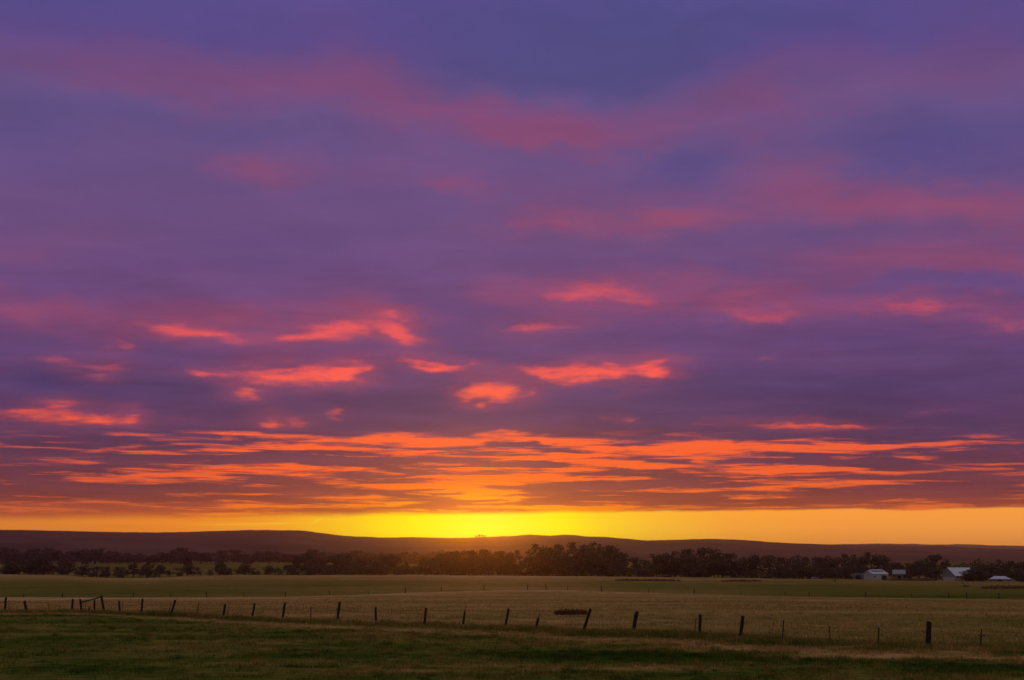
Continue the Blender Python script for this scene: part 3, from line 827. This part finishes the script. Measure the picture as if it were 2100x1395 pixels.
obj('insulator', mesh_of('insulator', tube([pI + Vector((-.16, -.02, 0)), pI + Vector((.22, -.02, -.01))], [.02, .02], 6), tube([pI + Vector((.14, -.02, -.04)), pI + Vector((.14, -.02, .04))], [.035, .03], 8)), M_DARKPOST, fence)

# ---- the far fence between hay field and green field
ff = thing('post_fence', 'faint far fence of thin posts at the far edge of the hay field', 'fence', hit(1050, 1211))
FO2 = Vector(ff.location)
tops = []
for (px, top, base, wp) in [(48, 1217, 1225, 2), (128, 1216, 1226, 2.6), (273, 1216, 1226, 2.6), (351, 1217, 1225.5, 1.6), (424, 1214, 1226, 2.2), (500, 1216, 1225, 1.4), (585, 1213, 1224.5, 2.2), (676, 1211, 1222, 2.0), (755, 1211, 1219.5, 1.4), (831, 1206, 1216.5, 2.6), (905, 1203, 1213, 2.2), (992, 1200, 1211, 2.2),
                            (1082, 1199, 1210, 2.2), (1120, 1198, 1210, 2.0), (1164, 1200, 1211, 1.6), (1234, 1201, 1213, 2.4), (1330, 1206, 1216, 1.4), (1424, 1208, 1218, 2.6), (1520, 1212, 1221, 1.4), (1610, 1214, 1223, 1.4), (1660, 1214, 1224, 1.8), (1776, 1214, 1226, 2.8), (1870, 1217, 1227, 1.4), (1946, 1216, 1227.5, 2.4), (1983, 1215, 1228, 2.8), (2048, 1217, 1229, 2.8)]:
    fb = hit(px, base); tp = on_plane(px + prnd.uniform(-1, 1), top, fb.y); r = wp * .5 * fb.length / F * .8
    v = mesh_of('fence_post', tube([fb - Vector((0, 0, .2)), fb + (tp - fb) * .5 + Vector((prnd.uniform(-.02, .02), 0, 0)), tp], [r, r * .95, r * .85], 8, .08))
    v.transform(Matrix.Translation(-FO2)); obj('fence_post', v, M_TWIG, ff); tops.append((fb, tp))
for f_ in (.45, .85):
    pts = [b0 + (t0 - b0) * f_ - Vector((0, .05, 0)) for b0, t0 in tops]
    v = mesh_of('wire', tube(pts, [.006] * len(pts), 4)); v.transform(Matrix.Translation(-FO2)); obj('wire', v, M_WIRE, ff)


# ---- trees: crowns of many leaf-sized faces around limbs; unit height
def crown_cloud(seed, kind):
    g_ = np.random.default_rng(seed)
    lobes = []
    if kind == 'bush':
        nl = 12; zc = (.12, .80); rr_ = (.15, .28); sx = .42
    elif kind == 'tall':
        nl = 15; zc = (.14, .90); rr_ = (.10, .18); sx = .20
    else:
        nl = 20; zc = (.13, .88); rr_ = (.11, .22); sx = .36
    for i in range(nl):
        z = g_.uniform(*zc); sp = sx * math.sqrt(max(0.03, 1 - ((z - .42) / (.50 if z > .42 else .62)) ** 2))
        a = g_.uniform(0, 2 * math.pi); d = sp * math.sqrt(g_.random())
        r = g_.uniform(*rr_)
        z = min(z, 1 - r * .78 - g_.uniform(0, .12) * (d / sx))
        lobes.append((d * math.cos(a), d * math.sin(a), z, r))
    P_ = []
    per = {'bush': 85, 'tall': 65, 'round': 80}[kind]
    for (cx, cy, cz, r) in lobes:
        v = g_.normal(size=(per, 3)); v /= np.linalg.norm(v, axis=1)[:, None]
        rad = r * g_.uniform(.25, 1.12, per) ** .6
        p = v * rad[:, None] * np.array([1, 1, .78]) + [cx, cy, cz]
        P_.append(p)
    P_ = np.concatenate(P_)
    P_ = P_[P_[:, 2] > .03]
    return P_, lobes, g_


def crown_mesh(seed, kind):
    P_, lobes, g_ = crown_cloud(seed, kind)
    n_ = len(P_); s_ = g_.uniform(.018, .048, n_)
    a = g_.normal(size=(n_, 3)); a /= np.linalg.norm(a, axis=1)[:, None]
    b = np.cross(a, g_.normal(size=(n_, 3))); b /= np.linalg.norm(b, axis=1)[:, None]
    a *= s_[:, None]; b *= (s_ * .7)[:, None]
    co = np.stack([P_ - a, P_ - b * 1.0, P_ + a, P_ + b], 1).reshape(-1, 3)
    q = np.arange(n_)[:, None] * 4 + np.array([0, 1, 2, 3])
    me_ = raw_mesh('crown', co, q)
    limbs = [tube([(0, 0, -.03), (.01, .005, .2), (.0, .01, .45), (.015, 0, .72)], [.030, .022, .016, .006], 7, .1, rnd=random.Random(seed))]
    for (cx, cy, cz, r) in lobes[:8]:
        z0 = max(.12, cz * .45)
        limbs.append(tube([(0.005, 0, z0), (cx * .5, cy * .5, z0 + (cz - z0) * .6), (cx, cy, cz)], [.012, .009, .003], 5, .1, rnd=random.Random(seed)))
    tm = mesh_of('trunk', *limbs)
    return me_, tm


VAR = {k: [crown_mesh(s * 13 + 3, k) for s in range(n_)] for k, n_ in (('round', 6), ('bush', 5), ('tall', 4))}
for k in VAR:
    for i, (cm_, tm) in enumerate(VAR[k]):
        cm_.materials.append(LEAF[i % 2]); tm.materials.append(M_BARK)
trnd = random.Random(11)


def tree(px, base_r, top, wpx, kind, label, group, base=None, name='tree'):
    """tree seen at column px, standing base_r metres away, its top at row `top`, its crown wpx wide"""
    d = ray(px, 1154); az = math.atan2(d.x, d.y)
    x, y = base_r * math.sin(az), base_r * math.cos(az)
    z = float(base(x, y)) if base else float(gz(x, y))
    dt = ray(px, top); H = EYE + dt.z / math.hypot(dt.x, dt.y) * base_r - z
    wid = wpx * base_r / F
    nat = {'round': .92, 'bush': 1.12, 'tall': .60}[kind]
    cm_, tm = trnd.choice(VAR[kind])
    t_ = thing(name, label, 'tree' if name == 'tree' else 'bush', (x, y, z), trnd.uniform(0, 6.28), group)
    t_.scale = (wid / nat, wid / nat, H / .98)
    obj('crown', cm_, None, t_); obj('trunk', tm, None, t_)
    return t_


def r3(px):
    d = ray(px, 1154); return float(B3(math.atan2(d.x, d.y)))


G = {'far': ('hazy dark tree in the far back row above the pale bottomland strips', 'trees of the far back row at left'),
     'edge': ('small bushy tree on the left edge of the green field, pale strips behind', 'small trees on the left field edge'),
     'mid': ('dim reddish brown tree of the dense belt below the sunset glow', 'trees of the belt below the glow'),
     'right': ('dark tree of the low belt between the two big clumps and the farm', 'trees of the belt left of the farm'),
     'farm': ('dark tree of the row standing around and behind the pale farm buildings', 'trees around the farm buildings'),
     'low': ('low dark bush filling the foot of the tree belt', 'bushes at the foot of the tree belt')}
# far back row
FARTOP = [(0, 1122), (60, 1122), (100, 1123), (150, 1126), (180, 1124), (215, 1125), (260, 1134), (320, 1133), (370, 1124), (410, 1129), (450, 1126), (480, 1127), (540, 1129), (600, 1128), (660, 1127), (740, 1130), (820, 1130), (900, 1129), (960, 1132)]
px = -14
while px < 985:
    tp = np.interp(px, *zip(*FARTOP)) + trnd.uniform(-2, 7)
    tree(px, trnd.uniform(1290, 1500), tp, trnd.uniform(34, 60), 'round', *G['far'])
    px += trnd.uniform(17, 28)
# left edge trees
for (px, top, wd, kd) in [(12, 1150, 60, 'bush'), (40, 1146, 52, 'round'), (66, 1139, 56, 'round'), (92, 1142, 50, 'round'), (112, 1158, 40, 'bush'), (30, 1162, 50, 'bush'), (142, 1151, 34, 'round'), (128, 1147, 26, 'tall'),
                          (165, 1168, 26, 'bush'), (201, 1160, 46, 'bush'), (222, 1162, 14, 'tall'), (243, 1163, 24, 'round'), (275, 1153, 22, 'tall'), (306, 1148, 24, 'round'), (330, 1158, 26, 'round'),
                          (366, 1163, 26, 'bush'), (386, 1142, 26, 'tall'), (412, 1168, 16, 'bush'), (452, 1148, 26, 'round'), (470, 1166, 20, 'bush'), (504, 1155, 30, 'round'), (172, 1158, 30, 'round'), (186, 1164, 26, 'bush'), (256, 1161, 24, 'bush'), (290, 1160, 26, 'bush'), (320, 1166, 24, 'bush'), (350, 1168, 24, 'bush'), (398, 1160, 26, 'bush'), (432, 1168, 22, 'bush'), (462, 1160, 28, 'round'), (490, 1166, 24, 'bush'), (518, 1164, 26, 'bush'), (566, 1163, 26, 'bush'), (590, 1158, 30, 'round'), (530, 1169, 16, 'bush'), (551, 1159, 24, 'round'), (575, 1168, 14, 'bush')]:
    tree(px, r3(px) + trnd.uniform(2, 22), top, wd, kd, *G['edge'])
# belt below the glow
for (px, top, wd) in [(612, 1140, 36), (636, 1133, 44), (662, 1143, 36), (688, 1134, 44), (712, 1140, 36), (738, 1146, 30), (762, 1148, 30), (786, 1139, 34), (808, 1137, 36), (832, 1152, 24), (850, 1161, 20), (872, 1140, 34), (900, 1133, 44),
                      (915, 1146, 34), (945, 1144, 34), (978, 1142, 34), (1010, 1142, 34), (1040, 1140, 34), (725, 1152, 30), (930, 1130, 48), (962, 1128, 50), (994, 1127, 48), (1026, 1130, 44), (1056, 1127, 42)]:
    tree(px, r3(px) + trnd.uniform(5, 45), top, wd * 1.1, 'round', *G['mid'])
for k, (px, top, wd, lb) in enumerate([(1102, 1114, 66, 'first big broad tree crown right of the sunset glow'), (1140, 1111, 74, 'tall broad tree directly under the twin bumps of the skyline'),
                                       (1184, 1110, 78, 'tallest broad tree in the middle of the big clump right of the glow'), (1226, 1111, 72, 'tall broad tree right of the middle of the big clump'), (1258, 1116, 56, 'outer right tree of the big clump before the gap in the belt')]):
    tree(px, r3(px) + 12 + 5 * (k % 3), top, wd, 'round', lb, 'big trees of the tall clump')
for (px, top, wd) in [(1278, 1134, 34), (1300, 1143, 34), (1322, 1148, 34), (1528, 1142, 40), (1550, 1137, 40), (1578, 1139, 46), (1604, 1143, 40), (1630, 1138, 40), (1655, 1139, 40), (1680, 1142, 36)]:
    tree(px, r3(px) + trnd.uniform(4, 30), top, wd * 1.15, 'round', *G['right'])
for (px, top, wd) in [(1092, 1140, 44), (1122, 1136, 50), (1152, 1138, 50), (1182, 1135, 50), (1212, 1137, 50), (1242, 1136, 50), (1266, 1142, 44)]:
    tree(px, r3(px) + trnd.uniform(3, 9), top, wd * 1.15, 'round', 'lower tree standing before the tall clump right of the glow', 'lower trees before the tall clump')
for (px, top, wd) in [(1352, 1147, 44), (1384, 1143, 50), (1416, 1142, 50), (1448, 1142, 50), (1480, 1145, 46), (1508, 1149, 40)]:
    tree(px, r3(px) + trnd.uniform(3, 9), top, wd * 1.15, 'round', 'lower tree standing before the second tree clump', 'lower trees before the second clump')
for k, (px, top, wd, lb) in enumerate([(1346, 1134, 46, 'round tree at the left end of the second clump, just right of the gap'), (1374, 1128, 54, 'broad dark tree in the left half of the second clump'),
                                       (1412, 1126, 58, 'broad dark tree in the centre of the second clump'), (1446, 1122, 58, 'highest tree of the second clump'), (1472, 1124, 48, 'tree just right of the highest one of the second clump'), (1497, 1134, 42, 'lower tree at the right end of the second clump')]):
    tree(px, r3(px) + 10 + 6 * (k % 3), top, wd, 'round', lb, 'trees of the second clump')
for (px, top, wd, kd, lb) in [(1706, 1139, 44, 'round', None), (1732, 1132, 46, 'round', 'tallest tree behind and left of the low grey shed'), (1758, 1136, 40, 'round', None), (1786, 1131, 52, 'round', 'broad tall tree behind the white barn'),
                              (1812, 1141, 40, 'round', None), (1836, 1152, 36, 'round', None), (1858, 1152, 36, 'round', None), (1880, 1150, 36, 'round', None), (1897, 1144, 30, 'round', None), (1917, 1137, 34, 'round', 'tall tree between the narrow shed and the largest barn'),
                              (1941, 1147, 22, 'tall', 'slim pointed tree just left of the large barn'), (1968, 1154, 40, 'round', None), (2002, 1146, 32, 'round', None), (2028, 1152, 36, 'round', None), (2052, 1147, 44, 'round', None), (2082, 1150, 44, 'round', None), (2104, 1148, 44, 'round', None)]:
    tree(px, r3(px) + trnd.uniform(42, 62), top, wd * 1.12, kd, lb or G['farm'][0], None if lb else G['farm'][1])
px = 596
while px < 2110:
    gap = (px < 940 and (838 < px < 866)) or 1735 < px < 2075
    if not gap:
        tree(px, r3(px) + (trnd.uniform(2, 9)), 1190 - trnd.uniform(17, 34) + (px > 1400) * 4, trnd.uniform(26, 44), 'bush', *G['low'], name='bush')
    px += trnd.uniform(12, 20)
px = 1700
while px < 2110:
    tree(px, r3(px) + trnd.uniform(30, 40), 1190 - trnd.uniform(22, 33), trnd.uniform(28, 44), 'bush', 'low dark bush behind the farm buildings', 'bushes behind the farm buildings', name='bush')
    px += trnd.uniform(18, 26)
tree(1993, r3(1996) - 7, 1163.5, 44, 'round', 'dark leafy tree standing in front of the large barn, hiding part of its roof', None)
tree(1812.5, r3(1812) - 9, 1184.5, 19, 'bush', 'small round olive bush in front of the white barn', None, name='bush')
tree(1956, r3(1956) - 68, 1199.5, 7, 'bush', 'tiny dark bush alone on the green field below the large barn', None, name='bush')
tree(1978, r3(1978) - 4, 1176, 22, 'bush', 'low leafy bush against the front wall of the largest barn', None, name='bush')
tree(1985, r3(1978) - 9, 1166, 40, 'round', 'slender leafy tree before the middle of the largest barn roof', None)
tree(2007, r3(2006) - 8, 1168, 34, 'round', 'small leafy tree before the right end of the largest barn', None)
# trees on the skyline beside the sun
for (px, top, wd, lb) in [(975, 1098.5, 8, 'lowest tree of the tiny group on the skyline at the sun'), (983.5, 1096, 8, 'highest tree of the tiny group on the skyline at the sun'), (989, 1097, 6, 'middle right tree of the tiny group on the skyline at the sun'), (995, 1098, 7, 'rightmost tree of the tiny group on the skyline at the sun')]:
    tree(px, 3575, top, wd * 1.25, 'bush', lb, None, base=hzf)

# ---- farm buildings, each in its own frame: x along the view's right, y away
def place(px, back, name, label, cat, turn=0.0):
    d = ray(px, 1154); az = math.atan2(d.x, d.y); r = r3(px) + back
    x, y = r * math.sin(az), r * math.cos(az)
    t_ = thing(name, label, cat, (x, y, float(gz(x, y)) - .1), -az + math.radians(turn))
    return t_, r / F


def gable(w, d, he, hr, ov=.35, th=.12, axis='x'):
    """walls and roof of a gabled box; ridge along x (axis='x') or y"""
    v = [(-w / 2, 0, 0), (w / 2, 0, 0), (w / 2, d, 0), (-w / 2, d, 0), (-w / 2, 0, he), (w / 2, 0, he), (w / 2, d, he), (-w / 2, d, he)]
    if axis == 'x':
        v += [(-w / 2, d / 2, hr), (w / 2, d / 2, hr)]
        f = [(0, 1, 5, 4), (1, 2, 6, 9, 5), (2, 3, 7, 6), (3, 0, 4, 8, 7), (4, 5, 9, 8), (6, 7, 8, 9), (3, 2, 1, 0)]
        sl = (hr - he) / (d / 2)
        def pl(s):
            y0 = -ov if s < 0 else d + ov; z0 = he - sl * ov + .02
            q = [(-w / 2 - ov, y0, z0), (w / 2 + ov, y0, z0), (w / 2 + ov, d / 2, hr + .02), (-w / 2 - ov, d / 2, hr + .02)]
            q += [(a, b, c + th) for a, b, c in q]
            return q, [(3, 2, 1, 0), (4, 5, 6, 7), (0, 1, 5, 4), (1, 2, 6, 5), (2, 3, 7, 6), (3, 0, 4, 7)]
    else:
        v += [(0, 0, hr), (0, d, hr)]
        f = [(0, 1, 5, 8, 4), (1, 2, 6, 5), (2, 3, 7, 9, 6), (3, 0, 4, 7), (5, 6, 9, 8), (7, 4, 8, 9), (3, 2, 1, 0)]
        sl = (hr - he) / (w / 2)
        def pl(s):
            x0 = s * (w / 2 + ov); z0 = he - sl * ov + .02
            q = [(x0, -ov, z0), (x0, d + ov, z0), (0, d + ov, hr + .02), (0, -ov, hr + .02)]
            q += [(a, b, c + th) for a, b, c in q]
            return q, [(3, 2, 1, 0), (4, 5, 6, 7), (0, 1, 5, 4), (1, 2, 6, 5), (2, 3, 7, 6), (3, 0, 4, 7)]
    return mesh_of('wall', (v, f)), [mesh_of('roof', pl(-1)), mesh_of('roof', pl(1))]


def shade_fix(me_):
    bm_ = bmesh.new(); bm_.from_mesh(me_); bmesh.ops.recalc_face_normals(bm_, faces=bm_.faces); bm_.to_mesh(me_); bm_.free(); return me_


# low grey quonset shed with a lean-to
t_, k = place(1758, 12, 'shed', 'low grey round roofed shed at the left end of the farm', 'shed')
w_, h_ = 31 * k, 11 * k
prof = [(math.cos(a) * w_ / 2, .55 * h_ + math.sin(a) * .45 * h_) for a in np.linspace(0, math.pi, 13)]
ring = [(w_ / 2, 0)] + prof + [(-w_ / 2, 0)]
vs = [(x, 0, z) for x, z in ring] + [(x, 12, z) for x, z in ring]; nn = len(ring)
obj('wall', shade_fix(mesh_of('wall', (vs, [tuple(range(nn)), tuple(range(nn, 2 * nn))] + [(i, (i + 1) % nn, nn + (i + 1) % nn, nn + i) for i in range(nn)]))), M_GREY, t_)
pr2 = [(x * 1.03, -.3, z + .08) for x, z in prof] + [(x * 1.03, 12.3, z + .08) for x, z in prof]; np_ = len(prof)
obj('roof', mesh_of('roof', (pr2, [(i, i + 1, np_ + i + 1, np_ + i) for i in range(np_ - 1)])), M_ROOFD, t_)
obj('lean_to', shade_fix(mesh_of('lean_to', boxp(w_ / 2, w_ / 2 + 12 * k, .5, 7, 0, 5.2 * k))), M_GREY, t_)
obj('door', mesh_of('door', boxp(-1.4, 1.4, -.06, -.01, 0, 2.2)), M_OPEN, t_)
# white barn with raised roof
t_, k = place(1804, 10, 'barn', 'white barn with a bright two level metal roof behind the round bush', 'barn', 32)
wl, rf = gable(31 * k, 9, 11.5 * k, 17 * k)
obj('wall', shade_fix(wl), M_BARN, t_)
for q in rf: obj('roof', shade_fix(q), M_ROOF, t_)
mo = obj('roof_monitor', shade_fix(mesh_of('roof_monitor', boxp(-10 * k, 12 * k, 3.1, 5.9, 15 * k, 18.2 * k))), M_GREY, t_)
obj('monitor_roof', shade_fix(mesh_of('monitor_roof', ([(-11 * k, 2.4, 17.6 * k), (13 * k, 2.4, 17.6 * k), (13 * k, 4.5, 19.4 * k), (-11 * k, 4.5, 19.4 * k), (-11 * k, 6.6, 17.6 * k), (13 * k, 6.6, 17.6 * k)], [(0, 1, 2, 3), (3, 2, 5, 4), (0, 3, 4), (1, 5, 2), (0, 4, 5, 1)]))), M_ROOF, t_)
obj('door', mesh_of('door', boxp(.6, 2.8, -.06, -.01, 0, 2.4)), M_OPEN, t_)
for s in (-3.4, 3.2): obj('window', mesh_of('window', boxp(s - .4, s + .4, -.05, -.01, 1.3, 2.1)), M_OPEN, t_)
# narrow tall shed with overhanging roof
t_, k = place(1842, 14, 'shed', 'narrow tall grey shed with a wide overhanging roof right of the white barn', 'shed')
wl, rf = gable(14 * k, 5, 13.5 * k, 18.5 * k, ov=1.3)
obj('wall', shade_fix(wl), M_GREY, t_)
for q in rf: obj('roof', shade_fix(q), M_ROOFD, t_)
obj('lean_to', shade_fix(mesh_of('lean_to', boxp(-9.5 * k, -7 * k, .3, 4, 0, 5.5 * k))), M_GREY, t_)
obj('door', mesh_of('door', boxp(-.9, .9, -.06, -.01, 0, 2.3)), M_OPEN, t_)
# large barn
t_, k = place(1979, 16, 'barn', 'largest barn with a steep white roof half hidden by a tree near the right edge', 'barn', 36)
wl, rf = gable(44 * k, 11, 9.5 * k, 23 * k, ov=.45)
obj('wall', shade_fix(wl), M_GREY, t_)
for q in rf: obj('roof', shade_fix(q), M_ROOF, t_)
obj('lean_to', shade_fix(mesh_of('lean_to', boxp(-28 * k, -22.2 * k, .5, 8, 0, 6 * k))), M_BARN, t_)
obj('door', mesh_of('door', boxp(1.2, 4.0, -.06, -.01, 0, 2.6)), M_OPEN, t_)
for s in (-5, 5): obj('window', mesh_of('window', boxp(s - .5, s + .5, -.05, -.01, 1.2, 2.1)), M_OPEN, t_)
# low hip roofed building
t_, k = place(2047, 8, 'shed', 'low long shed with a pale hipped roof at the right edge', 'shed')
w_ = 32 * k
obj('wall', mesh_of('wall', boxp(-w_ / 2, w_ / 2, 0, 8, 0, 4.6 * k)), M_GREY, t_)
e = w_ / 2 + .5
obj('roof', mesh_of('roof', ([(-e, -.5, 4.4 * k), (e, -.5, 4.4 * k), (e, 8.5, 4.4 * k), (-e, 8.5, 4.4 * k), (-e * .5, 4, 9.5 * k), (e * .5, 4, 9.5 * k)], [(0, 1, 5, 4), (1, 2, 5), (2, 3, 4, 5), (3, 0, 4), (3, 2, 1, 0)])), M_ROOF, t_)
obj('door', mesh_of('door', boxp(-.8, .8, -.06, -.01, 0, 1.25)), M_OPEN, t_)
obj('lean_to', shade_fix(mesh_of('lean_to', boxp(w_ / 2 + .1, w_ / 2 + 9 * k, 1, 6, 0, 3.2 * k))), M_GREY, t_)
# tiny far shed
t_, k = place(1670, 3, 'shed', 'tiny low white shed at the tree foot far left of the farm', 'shed')
wl, rf = gable(14 * k, 3, 2.2 * k, 4 * k, ov=.2, th=.06)
obj('wall', shade_fix(wl), M_BARN, t_)
for q in rf: obj('roof', shade_fix(q), M_ROOFD, t_)

# ---- weeds
def weeds(px, base, wpx, hpx, n_, name, label, depth=2.5, size=(.03, .07)):
    c_ = hit(px, base); dist = c_.length; k = dist / F
    g_ = np.random.default_rng(int(px)); parts = []
    W_ = wpx * k; H_ = hpx * k
    V_, Q_ = [], []
    for i in range(n_):
        x = g_.uniform(-W_ / 2, W_ / 2); y = g_.uniform(0, depth); e_ = 1 - abs(2 * x / W_) ** 4
        h = H_ * g_.uniform(.45, 1.05) * (.55 + .45 * e_)
        zb = float(gz(c_.x + x, c_.y + y)) - c_.z
        lx, ly = g_.normal(0, .12, 2) * h
        parts.append(tube([(x, y, zb - .05), (x + lx * .4, y + ly * .4, zb + h * .5), (x + lx, y + ly, zb + h)], [size[0] * .25, size[0] * .2, size[0] * .1], 4))
        for j in range(16):                               # seed heads and leaves up the stem
            t_ = g_.uniform(.15, 1); s_ = g_.uniform(*size); o_ = g_.normal(0, size[1] * .9, 3)
            p = np.array([x + lx * t_, y + ly * t_, zb + h * t_]) + o_ * [1, 1, .4]
            a = g_.normal(size=3); a /= np.linalg.norm(a); b2 = np.cross(a, g_.normal(size=3)); b2 /= np.linalg.norm(b2)
            parts.append(([p - a * s_, p - b2 * s_ * .5, p + a * s_, p + b2 * s_ * .5], [(0, 1, 2, 3)]))
    o = obj(name, mesh_of(name, *parts), M_RED if name == 'weed_patch' else M_DOCK); o.location = c_; o['label'] = label; o['category'] = 'weeds'
    return o


weeds(1172, 1262, 64, 12.5, 150, 'weed_patch', 'dark red brown patch of ragged weeds in the hay field behind the leaning post', 1.3)
weeds(1330, 1192, 126, 4, 200, 'weed_strip', 'long dull red weed strip at the far field edge under the second tree clump', 4, (.15, .4))
weeds(1522, 1193, 74, 3.2, 110, 'weed_strip', 'dull red weed strip at the field edge right of the second tree clump', 4, (.15, .4))
weeds(1876, 1191.5, 80, 4.5, 150, 'weed_strip', 'dark red weed strip between the narrow shed and the large barn', 4, (.15, .4))
weeds(2072, 1208, 84, 5.5, 220, 'weed_strip', 'dark red weed strip on the green field below the low hipped shed', 5, (.12, .32))
# leaning dead trunk with its brush at the foot
c_ = hit(1980, 1204); k = c_.length / F
t_ = thing('dead_trunk', 'thin leaning dead trunk over a dark tuft on the green field below the largest barn', 'trunk', c_)
obj('trunk', mesh_of('trunk', tube([(0, 0, -.2), (-2.5 * k, 0, 5 * k), (-5 * k, .1, 10 * k), (-7.5 * k, 0, 15 * k)], [.16, .13, .09, .04], 7, .1), tube([(-4.8 * k, .1, 9.5 * k), (-3.2 * k, 0, 13 * k)], [.06, .02], 5)), M_TWIG, t_)
br = []
g_ = random.Random(3)
for i in range(70):
    p = Vector((g_.gauss(.3, .7), g_.gauss(0, .4), abs(g_.gauss(.2, .25)))); a = Vector((g_.uniform(-1, 1), g_.uniform(-1, 1), g_.uniform(0, 1))).normalized() * .3; b2 = a.orthogonal().normalized() * .12
    br.append(([p - a, p - b2, p + a, p + b2], [(0, 1, 2, 3)]))
obj('brush', mesh_of('brush', *br), LEAF[0], t_)
t_ = thing('stump', 'small dark snag on the green field left of the low grey shed', 'stump', hit(1713, 1194)); k = t_.location.length / F
obj('trunk', mesh_of('trunk', tube([(0, 0, -.1), (-.1, 0, 1.0), (-.35, 0, 1.9)], [.22, .18, .06], 7, .15), tube([(-.05, 0, .7), (.5, 0, 1.4)], [.1, .03], 5, .1)), M_TWIG, t_)
